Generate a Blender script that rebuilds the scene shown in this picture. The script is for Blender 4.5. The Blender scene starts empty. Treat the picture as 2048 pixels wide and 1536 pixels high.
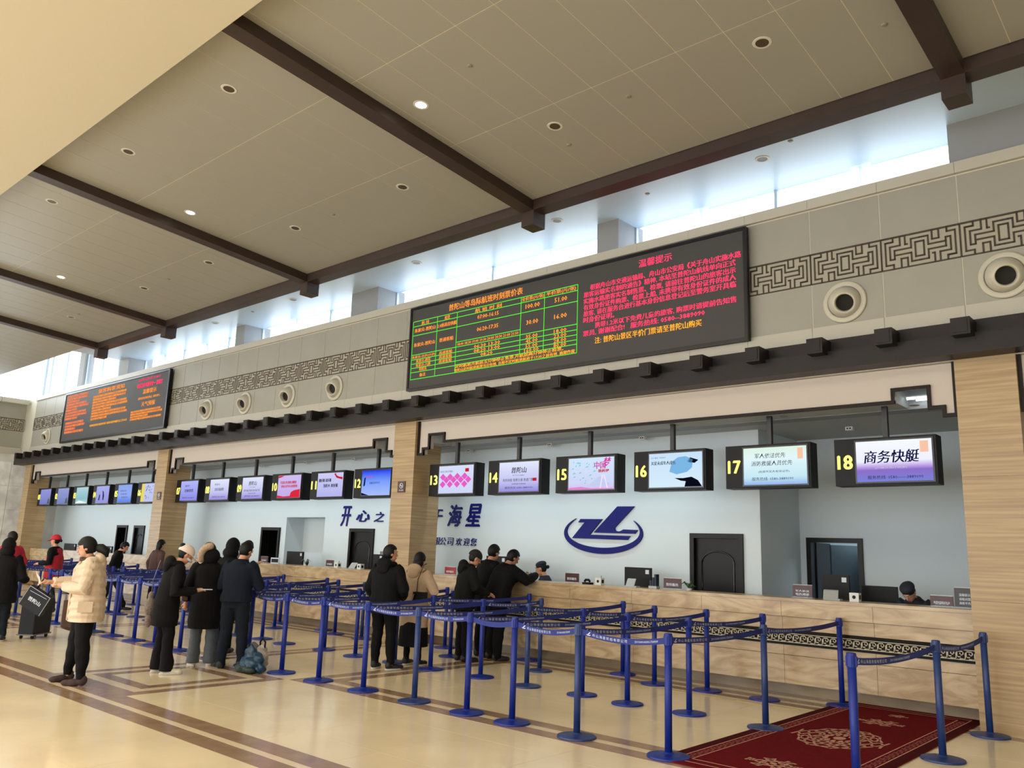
import bpy, bmesh, math, random
from mathutils import Vector, Matrix
random.seed(7)
SC = bpy.context.scene
COL = SC.collection
R = math.radians
# ------------------------------------------------------------------ camera
cam_d = bpy.data.cameras.new('camera'); cam = bpy.data.objects.new('camera', cam_d); COL.objects.link(cam)
yaw, pitch, roll = 0.73168, 0.198385, 0.034934
fwd = Vector((-math.sin(yaw)*math.cos(pitch), math.cos(yaw)*math.cos(pitch), math.sin(pitch)))
rgt = Vector((math.cos(yaw), math.sin(yaw), 0)); upv = rgt.cross(fwd)
r2 = rgt*math.cos(roll)+upv*math.sin(roll); u2 = upv*math.cos(roll)-rgt*math.sin(roll)
M = Matrix((( r2.x, u2.x, -fwd.x), (r2.y, u2.y, -fwd.y), (r2.z, u2.z, -fwd.z))).to_4x4()
M.translation = Vector((0, 0, 1.65)); cam.matrix_world = M
cam_d.sensor_width = 36; cam_d.lens = 1655.1/2048*36; cam_d.clip_end = 200; cam_d.clip_start = .05
SC.camera = cam
# ------------------------------------------------------------------ view, sky, lights
SC.view_settings.view_transform = 'Standard'; SC.view_settings.look = 'None'
SC.view_settings.gamma = 1; SC.view_settings.use_curve_mapping = False
SC.view_settings.exposure = 0.12
W = bpy.data.worlds.new('sky'); SC.world = W; W.use_nodes = True
bg = W.node_tree.nodes['Background']; bg.inputs[0].default_value = (.80, .90, 1, 1); bg.inputs[1].default_value = 3.2
def area(name, loc, rot, sx, sy, power, col=(1, 1, 1), portal=False, spread=180):
    d = bpy.data.lights.new(name, 'AREA'); d.shape = 'RECTANGLE'; d.size = sx; d.size_y = sy; d.energy = power; d.color = col
    d.spread = R(spread); d.cycles.is_portal = portal
    o = bpy.data.objects.new(name, d); COL.objects.link(o); o.location = loc; o.rotation_euler = rot
    return o
# daylight arriving through the clerestory strip, the end-wall glazing and the glazed entrance front behind the camera
area('clerestory_daylight', (-14, 10.62, 6.4), (R(-78), 0, 0), 30, .5, 70, (.78, .89, 1))
area('end_glazing_daylight', (-31.3, 5.2, 7.2), (0, R(-80), 0), 2.0, 8, 260, (.84, .92, 1))
area('entrance_daylight', (-14, -7.7, 2.6), (R(84), 0, 0), 30, 4.6, 900, (1, .96, .90))
# unseen overhead fill added behind the camera to brighten the floor
area('added_overhead_fill', (-10, -1.5, 6.7), (0, 0, 0), 34, 7, 1000, (1, .91, .76))
# lamps over the ticket office desks
for i in [q for q in range(22) if min(abs(-6.4-q*1.1+11.6), abs(-6.4-q*1.1+21.0)) > .75]:
    d = bpy.data.lights.new('office_lamp', 'SPOT'); d.energy = 27 if i < 15 else 21; d.color = (.74, .90, 1); d.spot_size = R(136); d.spot_blend = 1.0; d.shadow_soft_size = 0
    o = bpy.data.objects.new('office_lamp', d); COL.objects.link(o); o.location = (-6.4-i*1.1, 10.62, 3.40); o.rotation_euler = (R(16), 0, 0)
# ------------------------------------------------------------------ materials
MATS = {}
def srgb(c):
    return tuple((v/255/12.92 if v/255 <= .04045 else ((v/255+.055)/1.055)**2.4) for v in c)+(1,)
def mat(name, col, rough=.6, metal=0, noise=0, nscale=8, spec=.5, emit=0, coat=0, bump=0, wave=None, stretch=None, dark=None, sheen=0):
    if name in MATS: return MATS[name]
    m = bpy.data.materials.new(name); m.use_nodes = True; nt = m.node_tree; b = nt.nodes['Principled BSDF']
    c = srgb(col); b.inputs['Base Color'].default_value = c
    b.inputs['Roughness'].default_value = rough; b.inputs['Metallic'].default_value = metal
    b.inputs['Specular IOR Level'].default_value = spec; b.inputs['Coat Weight'].default_value = coat
    b.inputs['Sheen Weight'].default_value = sheen
    if emit:
        b.inputs['Emission Color'].default_value = c; b.inputs['Emission Strength'].default_value = emit
    if noise or bump:
        tc = nt.nodes.new('ShaderNodeTexCoord'); mp = nt.nodes.new('ShaderNodeMapping')
        geo = nt.nodes.new('ShaderNodeNewGeometry')
        nt.links.new(geo.outputs['Position'], mp.inputs[0])
        if stretch: mp.inputs['Scale'].default_value = stretch
        n = nt.nodes.new('ShaderNodeTexNoise'); n.inputs['Scale'].default_value = nscale; n.inputs['Detail'].default_value = 6
        nt.links.new(mp.outputs[0], n.inputs['Vector'])
        if noise:
            cr = nt.nodes.new('ShaderNodeValToRGB')
            d = srgb(dark) if dark else tuple(x*(1-noise) for x in c[:3])+(1,)
            l = c if dark else tuple(min(1, x*(1+noise*.6)) for x in c[:3])+(1,)
            cr.color_ramp.elements[0].position = .34; cr.color_ramp.elements[1].position = .66
            cr.color_ramp.elements[0].color = d; cr.color_ramp.elements[1].color = l
            nt.links.new(n.outputs[0], cr.inputs[0]); nt.links.new(cr.outputs[0], b.inputs['Base Color'])
        if bump:
            bp = nt.nodes.new('ShaderNodeBump'); bp.inputs['Strength'].default_value = bump; bp.inputs['Distance'].default_value = .01
            nt.links.new(n.outputs[0], bp.inputs['Height']); nt.links.new(bp.outputs[0], b.inputs['Normal'])
    MATS[name] = m
    return m
def emis(name, col, s=1.0):
    if name in MATS: return MATS[name]
    m = bpy.data.materials.new(name); m.use_nodes = True; nt = m.node_tree; nt.nodes.clear()
    e = nt.nodes.new('ShaderNodeEmission'); e.inputs[0].default_value = srgb(col); e.inputs[1].default_value = s
    o = nt.nodes.new('ShaderNodeOutputMaterial'); nt.links.new(e.outputs[0], o.inputs[0]); MATS[name] = m
    return m
def screen_mat(name, stops, axis='Z', s=1.0, noise=0):
    m = bpy.data.materials.new(name); m.use_nodes = True; nt = m.node_tree; nt.nodes.clear()
    tc = nt.nodes.new('ShaderNodeTexCoord'); sx = nt.nodes.new('ShaderNodeSeparateXYZ'); nt.links.new(tc.outputs['Generated'], sx.inputs[0])
    cr = nt.nodes.new('ShaderNodeValToRGB'); el = cr.color_ramp.elements
    el[0].position = stops[0][0]; el[0].color = srgb(stops[0][1]); el[1].position = stops[-1][0]; el[1].color = srgb(stops[-1][1])
    for p, c in stops[1:-1]:
        q = el.new(p); q.color = srgb(c)
    src = sx.outputs[axis]
    if noise:
        n = nt.nodes.new('ShaderNodeTexNoise'); n.inputs['Scale'].default_value = 4; nt.links.new(tc.outputs['Generated'], n.inputs['Vector'])
        ma = nt.nodes.new('ShaderNodeMath'); ma.operation = 'MULTIPLY_ADD'; nt.links.new(n.outputs[0], ma.inputs[0]); ma.inputs[1].default_value = noise
        mb = nt.nodes.new('ShaderNodeMath'); mb.operation = 'SUBTRACT'; nt.links.new(src, mb.inputs[0]); mb.inputs[1].default_value = noise*.5
        nt.links.new(mb.outputs[0], ma.inputs[2]); src = ma.outputs[0]
    nt.links.new(src, cr.inputs[0])
    e = nt.nodes.new('ShaderNodeEmission'); e.inputs[1].default_value = s; nt.links.new(cr.outputs[0], e.inputs[0])
    o = nt.nodes.new('ShaderNodeOutputMaterial'); nt.links.new(e.outputs[0], o.inputs[0])
    return m
FLOORM = mat('polished_cream_floor', (244, 226, 188), .15, noise=.08, nscale=1.3, spec=.55)
JOINTM = mat('floor_joint', (176, 156, 124), .4)
STRIPM = mat('brown_marble_inlay', (158, 130, 104), .17, noise=.14, nscale=5)
CREAMSTRIP = mat('cream_marble_inlay', (232, 212, 178), .17, noise=.05, nscale=5)
CLAD = mat('cream_cladding', (158, 155, 143), .45, noise=.03, nscale=2)
CLADJ = mat('cladding_joint', (206, 202, 186), .5)
BAND = mat('pale_cornice', (186, 181, 167), .45)
FRETD = mat('fret_dark_line', (62, 50, 36), .5)
FRETL = mat('fret_light_ground', (166, 160, 144), .5)
DWOOD = mat('dark_brown_wood', (32, 26, 25), .45, spec=.3, noise=.12, nscale=6)
BEAMM = mat('beam_brown_lacquer', (54, 40, 35), .42, noise=.1, nscale=4)
CEILM = mat('satin_ceiling_panel', (156, 153, 141), .36, spec=.45)
CEILJ = mat('ceiling_joint', (214, 206, 182), .5)
SOFFM = mat('glossy_white_soffit', (188, 208, 228), .34, spec=.55)
PLASTER = mat('warm_plaster', (206, 196, 172), .7)
SPAN = mat('pinkish_plaster', (198, 187, 176), .6)
OFFW = mat('office_white_wall', (206, 216, 220), .7)
OFFC = mat('office_ceiling', (178, 180, 178), .7)
PIERM = mat('grey_pier', (142, 144, 146), .6)
TRAV = mat('travertine', (184, 158, 116), .38, noise=.3, nscale=2.8, stretch=(.35, .35, 12), dark=(158, 130, 92))
COUNT = mat('veined_beige_marble', (202, 178, 142), .26, noise=.3, nscale=1.8, stretch=(1, 1, 1.3), dark=(166, 138, 102))
for n_ in COUNT.node_tree.nodes:
    if n_.type == 'TEX_NOISE': n_.inputs['Distortion'].default_value = 2.2
    if n_.type == 'MAPPING': n_.inputs['Rotation'].default_value = (0, R(38), 0); n_.inputs['Scale'].default_value = (.8, 1, 2.6)
COUNTD = mat('brown_marble_plinth', (150, 128, 98), .3, noise=.25, nscale=2, stretch=(1, 1, 3))
KEYD = mat('key_fret_dark', (22, 17, 13), .5, spec=.15)
KEYL = mat('key_fret_light', (196, 186, 162), .4)
BLUE = mat('blue_powder_coat', (18, 40, 132), .42, spec=.4)
BLUE2 = mat('blue_powder_coat_faded', (34, 56, 112), .42)
BELT = mat('blue_webbing', (28, 44, 124), .7)
WHITEP = mat('white_print', (205, 214, 228), .6)
BLACK = mat('black_plastic', (15, 15, 17), .5, spec=.25)
BLACKS = mat('black_steel', (30, 30, 33), .4)
DOORM = mat('dark_door_wood', (12, 10, 10), .4, spec=.25)
CHROME = mat('chrome', (200, 200, 205), .2, 1)
SKIN = mat('skin', (206, 150, 122), .5)
SKIND = mat('tan_skin', (176, 122, 98), .5)  # darker skin tone of the heavy man at the counter
HAIR = mat('black_hair', (12, 10, 11), .55, spec=.3)
LOGOM = mat('deep_blue_acrylic', (6, 14, 104), .5, spec=.2)
def clear_mat(name, col, a):
    m = bpy.data.materials.new(name); m.use_nodes = True; b = m.node_tree.nodes['Principled BSDF']
    b.inputs['Base Color'].default_value = srgb(col); b.inputs['Alpha'].default_value = a; b.inputs['Roughness'].default_value = .1
    return m
GLASS = clear_mat('window_glass', (225, 240, 250), .08)
CURT = bpy.data.materials.new('sheer_curtain'); CURT.use_nodes = True
nt = CURT.node_tree; nt.nodes.clear()
a_ = nt.nodes.new('ShaderNodeBsdfTranslucent'); a_.inputs[0].default_value = (.95, .98, 1, 1)
b_ = nt.nodes.new('ShaderNodeBsdfTransparent'); mx = nt.nodes.new('ShaderNodeMixShader'); mx.inputs[0].default_value = .55
o_ = nt.nodes.new('ShaderNodeOutputMaterial'); nt.links.new(b_.outputs[0], mx.inputs[1]); nt.links.new(a_.outputs[0], mx.inputs[2]); nt.links.new(mx.outputs[0], o_.inputs[0])
# ------------------------------------------------------------------ mesh helpers
class MB:
    def __init__(s): s.v = []; s.f = []
    def box(s, x0, y0, z0, x1, y1, z1):
        n = len(s.v)
        for z in (z0, z1):
            s.v += [(x0, y0, z), (x1, y0, z), (x1, y1, z), (x0, y1, z)]
        s.f += [tuple(n+i for i in q) for q in ((3, 2, 1, 0), (4, 5, 6, 7), (0, 1, 5, 4), (1, 2, 6, 5), (2, 3, 7, 6), (3, 0, 4, 7))]
        return s
    def poly(s, pts, d):      # extrude a planar polygon by the vector d
        n = len(s.v); k = len(pts); s.v += [tuple(p) for p in pts]+[tuple(Vector(p)+Vector(d)) for p in pts]
        s.f.append(tuple(range(n, n+k))); s.f.append(tuple(range(n+2*k-1, n+k-1, -1)))
        for i in range(k):
            j = (i+1) % k; s.f.append((n+i, n+k+i, n+k+j, n+j))
        return s
    def loft(s, rings, cap=True):
        n = len(s.v); k = len(rings[0])
        for r in rings: s.v += [tuple(p) for p in r]
        for a in range(len(rings)-1):
            for i in range(k):
                j = (i+1) % k; s.f.append((n+a*k+i, n+a*k+j, n+(a+1)*k+j, n+(a+1)*k+i))
        if cap:
            s.f.append(tuple(n+i for i in range(k-1, -1, -1))); s.f.append(tuple(n+(len(rings)-1)*k+i for i in range(k)))
        return s
    def lathe(s, prof, c=(0, 0, 0), axis=Vector((0, 0, 1)), seg=16, cap=True):
        q = Vector((0, 0, 1)).rotation_difference(Vector(axis).normalized())
        rings = [[Vector(c)+q @ Vector((r*math.cos(2*math.pi*i/seg), r*math.sin(2*math.pi*i/seg), z)) for i in range(seg)] for r, z in prof]
        return s.loft(rings, cap)
    def tube(s, pts, rad, seg=10, cap=True, flat=None):
        pts = [Vector(p) for p in pts]; rings = []
        prev = None
        for i, p in enumerate(pts):
            t = (pts[min(i+1, len(pts)-1)]-pts[max(i-1, 0)]).normalized()
            if prev is None:
                u = t.cross(Vector((0, 1, 0)));
                if u.length < .1: u = t.cross(Vector((1, 0, 0)))
                u.normalize()
            else:
                u = prev-t*prev.dot(t); u.normalize()
            prev = u; w = t.cross(u)
            r = rad[i] if isinstance(rad, (list, tuple)) else rad
            a, b = r if isinstance(r, tuple) else (r, r)
            rings.append([p+u*a*math.cos(2*math.pi*k/seg)+w*b*math.sin(2*math.pi*k/seg) for k in range(seg)])
        return s.loft(rings, cap)
    def ell(s, c, r, seg=14, rings=9, rot=None, cut=None):
        c = Vector(c); rr = []
        for a in range(rings+1):
            th = math.pi*(a/rings); th = min(max(th, .06), math.pi-.06)
            ring = []
            for i in range(seg):
                ph = 2*math.pi*i/seg
                v = Vector((r[0]*math.sin(th)*math.cos(ph), r[1]*math.sin(th)*math.sin(ph), -r[2]*math.cos(th)))
                if rot: v = rot @ v
                ring.append(c+v)
            rr.append(ring)
        return s.loft(rr)
    def add_mesh(s, me, fn):
        n = len(s.v); s.v += [fn(v.co) for v in me.vertices]; s.f += [tuple(n+i for i in p.vertices) for p in me.polygons]
        return s
    def stroke(s, pts, w, fn, closed=False):   # 2D polyline of boxes; fn maps (u,v) -> corner builder
        for a, b in zip(pts, pts[1:]):
            x0, x1 = sorted((a[0], b[0])); z0, z1 = sorted((a[1], b[1])); fn(x0-w/2, z0-w/2, x1+w/2, z1+w/2)
        return s
    def mesh(s, name, m):
        me = bpy.data.meshes.new(name); me.from_pydata([tuple(v) for v in s.v], [], s.f)
        bm = bmesh.new(); bm.from_mesh(me); bmesh.ops.recalc_face_normals(bm, faces=bm.faces); bm.to_mesh(me); bm.free()
        if m: me.materials.append(m)
        return me
    def build(s, name, m, parent=None, smooth=False, **kw):
        me = s.mesh(name, m)
        if smooth:
            for p in me.polygons: p.use_smooth = True
        return link(name, me, parent, **kw)
def link(name, me, parent=None, loc=None, rz=None, **kw):
    o = bpy.data.objects.new(name, me); COL.objects.link(o)
    if parent: o.parent = parent
    if loc: o.location = loc
    if rz is not None: o.rotation_euler.z = rz
    for k, v in kw.items(): o[k] = v
    return o
def thing(name, label, cat, loc=(0, 0, 0), rz=0, group=None):
    o = link(name, None, loc=loc, rz=rz, label=label, category=cat)
    if group: o['group'] = group
    return o
def struct(name): return link(name, None, kind='structure')
def copy_tree(o, parent=None):
    c = o.copy(); COL.objects.link(c); c.parent = parent
    for ch in KIDS.get(o.name, [k for k in bpy.data.objects if k.parent == o]): copy_tree(ch, c)
    return c
KIDS = {}
ORD = ['first', 'second', 'third', 'fourth', 'fifth', 'sixth', 'seventh', 'eighth', 'ninth', 'tenth', 'eleventh', 'twelfth', 'thirteenth', 'fourteenth', 'fifteenth', 'sixteenth', 'seventeenth', 'eighteenth', 'nineteenth', 'twentieth', 'twenty-first', 'twenty-second', 'twenty-third', 'twenty-fourth', 'twenty-fifth', 'twenty-sixth']
_tc = {}
def text_mesh(t, bold=0.0, shear=0.0, ext=0.0, res=2, align='LEFT', spacing=1.0):
    key = (t, bold, shear, ext, res, align, spacing)
    if key in _tc: return _tc[key]
    c = bpy.data.curves.new('lettering', 'FONT'); c.body = t; c.size = 1; c.extrude = ext; c.offset = bold; c.shear = shear
    c.resolution_u = res; c.align_x = align; c.space_character = spacing
    o = bpy.data.objects.new('lettering', c); COL.objects.link(o)
    dg = bpy.context.evaluated_depsgraph_get(); dg.update()
    me = bpy.data.meshes.new_from_object(o.evaluated_get(dg))
    bpy.data.objects.remove(o); bpy.data.curves.remove(c); _tc[key] = me
    return me
def wall_text(t, x, y, z, size, m, parent=None, width=None, name='lettering', bold=0, shear=0, ext=0.0, align='LEFT', spacing=1.0, height=None, res=2):
    """text on a wall facing -y: u -> +x, v -> +z; optional fitted width / height; (x,z) = left base (or centre base)"""
    me = text_mesh(t, 0, shear, ext, max(res, 2) if size > .1 else res, 'LEFT', spacing)
    xs = [v.co.x for v in me.vertices]; zs = [v.co.y for v in me.vertices]
    x0, x1, z0, z1 = min(xs), max(xs), min(zs), max(zs)
    sx = sz = size
    if width: sx = width/(x1-x0)
    if height: sz = height/(z1-z0)
    ox = x-(x1-x0)*sx/2 if align == 'CENTER' else x
    mb = MB()
    bb = bold*1.1
    for i, (dx, dz) in enumerate([(0, 0)] if not bold else [(-bb, 0), (bb, 0), (0, bb)] if bold > .03 else [(-bb, 0), (bb, 0)]):
        mb.add_mesh(me, lambda c: Vector((ox+(c.x-x0+dx)*sx, (y-c.z*.5*size if ext else y)-i*.0002, z+(c.y-z0+dz)*sz)))
    me2 = bpy.data.meshes.new(name); me2.from_pydata([tuple(v) for v in mb.v], [], mb.f); me2.materials.append(m)
    return link(name, me2, parent)
# ================================================================== SETTING
D = 9.977; XL = -31.5; XR = 8.0; YF = -8.0
# floor: base slab, tiles, inlay strips
fl = struct('floor')
MB().box(XL-1, YF-1, -.3, XR+1, 13.4, -.004).build('subfloor', JOINTM, fl)
MB().box(XL, YF, -.004, XR, 2.74, 0).box(0.45, 2.74, -.004, XR, 10.7, 0).build('plain_field', FLOORM, fl)
tile_me = MB().box(.0015, .0015, -.004, .9985, .9885, 0).mesh('floor_tile', FLOORM)
for i in range(32):
    for j in range(8):
        link('floor_tile', tile_me, fl, loc=(-31.55+i, 2.74+j*.99, 0))
def strip(x0, y0, x1, y1, m=STRIPM):
    MB().box(x0, y0, -.002, x1, y1, .0015 if m is STRIPM else .002).build('inlay_strip', m, fl)
strip(XL, 3.73, XR, 3.94); strip(XL, 3.94, XR, 4.02, CREAMSTRIP); strip(XL, 4.02, XR, 4.24)
def frame(x0, y0, x1, y1, w):          # brown / cream / brown rectangular border, measured inwards
    a, b, c = w
    for k, (o0, o1, m) in enumerate(((0, a, STRIPM), (a, b, CREAMSTRIP), (b, c, STRIPM))):
        strip(x0+o0, y0+o0, x1-o0, y0+o1, m); strip(x0+o0, y1-o1, x1-o0, y1-o0, m)
        strip(x0+o0, y0+o1, x0+o1, y1-o1, m); strip(x1-o1, y0+o1, x1-o0, y1-o1, m)
frame(-9.10, 6.22, 6.0, 10.2, (.21, .31, .5))
frame(-16.62, 6.22, -11.12, 10.2, (.18, .28, .44))
frame(-27.6, 6.22, -18.7, 10.2, (.18, .28, .44))
for x0, x1 in ((-11.1, -9.15), (-18.65, -16.67)):
    frame(x0, 4.24, x1, 6.19, (.17, .31, .48))
strip(XL, 10.36, 6, 10.6)
# yellow waiting line dashes in front of the counter
YEL = mat('yellow_tape', (214, 200, 120), .5)
wl = thing('waiting_line', 'faded pale dashed waiting line on the floor in front of the marble counter', 'floor marking')
for k in range(13):
    x = -10.0+.47*k
    MB().box(x, 9.52, .001, x+.3, 9.56, .003).build('dash', YEL, wl)
# back wall --------------------------------------------------------
wb = struct('wall_back')
MB().box(XL, D+.006, 3.9, XR, D+.3, 6.2).build('wall_core', CLADJ, wb)
MOD = .865; X0 = -3.908
k0 = math.ceil((XL-X0)/MOD); k1 = math.floor((XR-2-X0)/MOD)
gap = .012
up_me = MB().box(gap/2, 0, 5.49, MOD-gap/2, .05, 6.075).mesh('cladding_panel', CLAD)
lo_me = MB().box(gap/2, 0, 4.515, MOD-gap/2, .05, 5.078).mesh('cladding_panel', CLAD)
bd_me = MB().box(.002, -.03, 4.29, MOD-.002, .05, 4.507).mesh('lower_band_panel', BAND)
cn_me = MB().box(.0015, -.05, 6.09, MOD-.0015, .35, 6.225).mesh('cornice_panel', BAND)
# fretwork module
fr = MB(); fl_ = MB(); hz = .385; cell = MOD/24; cz = hz/10
fl_.box(.003, .0, 5.085, MOD-.003, .05, 5.475)
half = [[(0, 0), (0, 10)], [(3.8, 10), (3.8, 8.7), (1.4, 8.7), (1.4, 1.3), (3.8, 1.3)], [(1.4, 8.7), (3.8, 8.7)],
        [(6, 10), (6, 7.2), (2.8, 7.2), (2.8, 3), (4.2, 3), (4.2, 4.2), (9.4, 4.2), (9.4, 1.4), (10.6, 1.4)],
        [(4.2, 4.2), (4.2, 5.8), (9.4, 5.8), (9.4, 8.6), (12, 8.6)],
        [(7.6, 10), (7.6, 7.2), (8.2, 7.2)], [(6.2, 0), (6.2, 2.8), (8.2, 2.8), (8.2, 0)],
        [(10.6, 1.4), (12, 1.4)], [(10.7, 7.3), (10.7, 2.7)], [(10.7, 7.3), (12, 7.3)], [(10.7, 2.7), (12, 2.7)],
        [(3.8, 0), (3.8, 1.3)]]
def fbox(x0, z0, x1, z1): fr.box(max(.002, x0*cell), -.006, 5.092+z0*cz, min(MOD-.002, x1*cell), .01, 5.092+z1*cz)
for pl in half:
    fr.stroke(pl, .52, fbox)
    fr.stroke([(24-a, 10-b) for a, b in pl], .52, fbox)
fr.stroke([(0, -.1), (24, -.1)], .4, fbox); fr.stroke([(0, 10.1), (24, 10.1)], .6, fbox)
fl_me = fl_.mesh('fretwork_panel', FRETL); fr_me = fr.mesh('fret_line', FRETD)
led_spans = [(-11.58, -4.78), (-27.95, -20.98)]
for k in range(k0, k1):
    x = X0+k*MOD
    link('cladding_panel', up_me, wb, loc=(x, D, 0)); link('cladding_panel', lo_me, wb, loc=(x, D, 0))
    link('lower_band_panel', bd_me, wb, loc=(x, D, 0)); link('cornice_panel', cn_me, wb, loc=(x, D, 0))
    p = link('fretwork_panel', fl_me, wb, loc=(x, D, 0)); link('fret_line', fr_me, p)
# clerestory piers, reveal, soffit
wo = struct('wall_clerestory')
MB().box(XL, D+.3, 5.9, XR, 10.9, 6.09).build('window_ledge', BAND, wo)
MB().box(XL, 10.62, 3.5, XR, 10.9, 6.10).build('outer_wall', PIERM, wo)
piers = [(-2.24, 2.2), (-7.29, -6.89), (-13.52, -12.67), (-18.04, -17.65), (-24.5, -23.9), (-28.6, -28.2), (5.5, 8)]
for a, b in piers: MB().box(a, D+.03 if a > -25 else 10.4, 6.0, b, 10.7, 6.78 if a > -24 else 8.6).build('clerestory_pier', PIERM, wo)
wn = 0
edges = sorted([(-31.5, -31.3)]+piers)
for (a0, a1), (b0, b1) in zip(edges, edges[1:]):
    wn += 1
    w = struct(f'window_{wn}'); x0, x1 = a1, b0; n = max(2, round((x1-x0)/1.25))
    zt = 8.5 if x1 < -23.9 else 6.745
    for i in range(n+1):
        x = x0+(x1-x0)*i/n
        MB().box(x-.02, 10.48, 6.09, x+.02, 10.53, zt).build('mullion', mat('window_frame_grey', (176, 192, 208), .4), w)
    MB().box(x0, 10.46, 6.085, x1, 10.54, 6.12).build('window_frame', MATS['window_frame_grey'], w)
    for i in range(n):
        a = x0+(x1-x0)*i/n; b = x0+(x1-x0)*(i+1)/n
        MB().box(a+.025, 10.495, 6.12, b-.025, 10.503, zt).build('pane', GLASS, w)
        # gathered sheer curtain: folds standing at alternate mullions
        cw = .22 if i % 2 else .12; ax = a if i % 2 else b-cw
        rings = []
        N = 14
        bot = [(ax+cw*t/N, 10.40+.025*math.sin(t*2.6), 6.10) for t in range(N+1)]
        top = [(ax+cw*(.25 if not i % 2 else .0)+cw*.75*t/N, 10.40+.02*math.sin(t*2.6), zt-.01) for t in range(N+1)]
        mb = MB(); mb.v = bot+top; mb.f = [(t, t+1, N+2+t, N+1+t) for t in range(N)]
        mb.build('gathered_curtain', CURT, w)
        mb = MB(); N = 30                      # low wavy edge of the drawn part
        bot = [(a+(b-a)*t/N, 10.42+.012*math.sin(t*2.1), 6.10) for t in range(N+1)]
        top = [(a+(b-a)*t/N, 10.42+.012*math.sin(t*2.1), 6.19+.07*abs(math.sin(t*1.7+i))*random.random()) for t in range(N+1)]
        mb.v = bot+top; mb.f = [(t, t+1, N+2+t, N+1+t) for t in range(N)]
        mb.build('curtain_hem', CURT, w)
# ------------------------------------------------------------------ ceiling
cl = struct('ceiling')
SL = math.tan(R(4.62)); zc = lambda y: 6.56+(8.36-y)*SL
MB().poly([(XL, 8.36, zc(8.36)+.0022), (XR, 8.36, zc(8.36)+.0022), (XR, 2.0, zc(2)+.0022), (XL, 2.0, zc(2)+.0022)], (0, 0, .05)).build('panel_backing', CEILJ, cl)
PW = .532
pm = {}
for (ya, yb) in ((3.55, 5.105), (5.105, 6.70), (6.70, 8.36)):
    g = .004
    me = MB().poly([(g, ya+g, zc(ya+g)), (PW-g, ya+g, zc(ya+g)), (PW-g, yb-g, zc(yb-g)), (g, yb-g, zc(yb-g))], (0, 0, .008)).mesh('ceiling_panel', CEILM)
    k = -48
    while True:
        x = -6.59+k*PW; k += 1
        if x > 2: break
        if x < XL-.3: continue
        if len(pm) < 1000: link('ceiling_panel', me, cl, loc=(x, 0, 0))
MB().box(XL, YF, 6.77, XR, 3.60, 7.3).build('lowered_soffit', PLASTER, cl)
MB().box(-24.5, YF-.3, 7.3, XR+.3, 10.6, 7.5).box(XL-.3, YF-.3, 8.6, -24.4, 11.2, 8.8).box(-24.5, YF, 7.3, -24.4, 11.2, 8.6).build('roof_slab', PLASTER, cl)
MB().box(-24.5, 8.60, 6.745, XR, 10.54, 6.80).box(-24.5, 10.46, 6.80, XR, 10.54, 7.3).build('perimeter_soffit', SOFFM, cl)
MB().box(-24.5, YF, 6.745, -22.2, 8.60, 6.80).build('end_soffit', SOFFM, cl)
# beams
CBX = [-1.79, -7.34, -12.83, -18.38, -22.08]
bw = .11
tb = thing('ring_beam', 'long dark brown lacquered ceiling beam running above the clerestory windows', 'beam')
MB().box(-22.2, 8.37, 6.415, XR, 8.61, 6.9).build('beam_body', BEAMM, tb)
MB().box(-22.2, 8.61, 6.44, XR, 8.625, 6.75).build('edge_lip', mat('grey_lip', (120, 124, 140), .4), tb)
pos = ['farthest right, dying into the top corner', 'over the big timetable board', 'second from the far end wall side of the board', 'third from the board, above the nozzles', 'last before the end wall glazing']
for i, x in enumerate(CBX):
    t = thing('cross_beam', 'dark brown sloping ceiling beam ' + ['at the right edge of the hall above the grey pier', 'meeting the ring beam above the big timetable board', 'meeting the ring beam above the four air nozzles', 'meeting the ring beam above the smaller red message board', 'nearest the bright end wall, edging the last ceiling bay'][i], 'beam')
    zb = lambda y: 6.415+(8.36-y)*SL
    mb = MB().poly([(x-bw, 2.2, zb(2.2)), (x-bw, 8.37, zb(8.37)), (x-bw, 8.37, zb(8.37)+.3), (x-bw, 2.2, zb(2.2)+.3)], (2*bw, 0, 0))
    mb.build('beam_body', BEAMM, t)
    s = MB().box(x-.112, 8.38, 6.2, x+.112, 8.64, 6.55)
    s.build('hanging_post', BEAMM, t)
# downlights
def downlight(x, y, z, slope, lit, label, grp):
    t = thing('downlight', label, 'ceiling light', (x, y, z), group=grp)
    t.rotation_euler.x = -R(4.62) if slope else 0
    MB().lathe([(.066, -.004), (.09, -.004), (.095, .0), (.066, .002)], seg=20, cap=False).build('trim_ring', mat('white_metal', (205, 200, 190), .4), t, smooth=False)
    if lit:
        MB().lathe([(.001, -.001), (.066, -.001)], seg=20).build('lamp', emis('lamp_glow', (255, 246, 225), 30), t)
        d = bpy.data.lights.new('downlight_beam', 'SPOT'); d.energy = 60; d.color = (1, .86, .66); d.spot_size = R(110); d.spot_blend = .8; d.shadow_soft_size = .06
        o = bpy.data.objects.new('downlight_beam', d); COL.objects.link(o); o.parent = t; o.location = (0, 0, -.03)
    else:
        MB().lathe([(.001, -.0005), (.066, -.0015)], seg=20).build('reflector', mat('dull_reflector', (86, 74, 52) if slope else (40, 46, 56), .35, .3), t)
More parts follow.
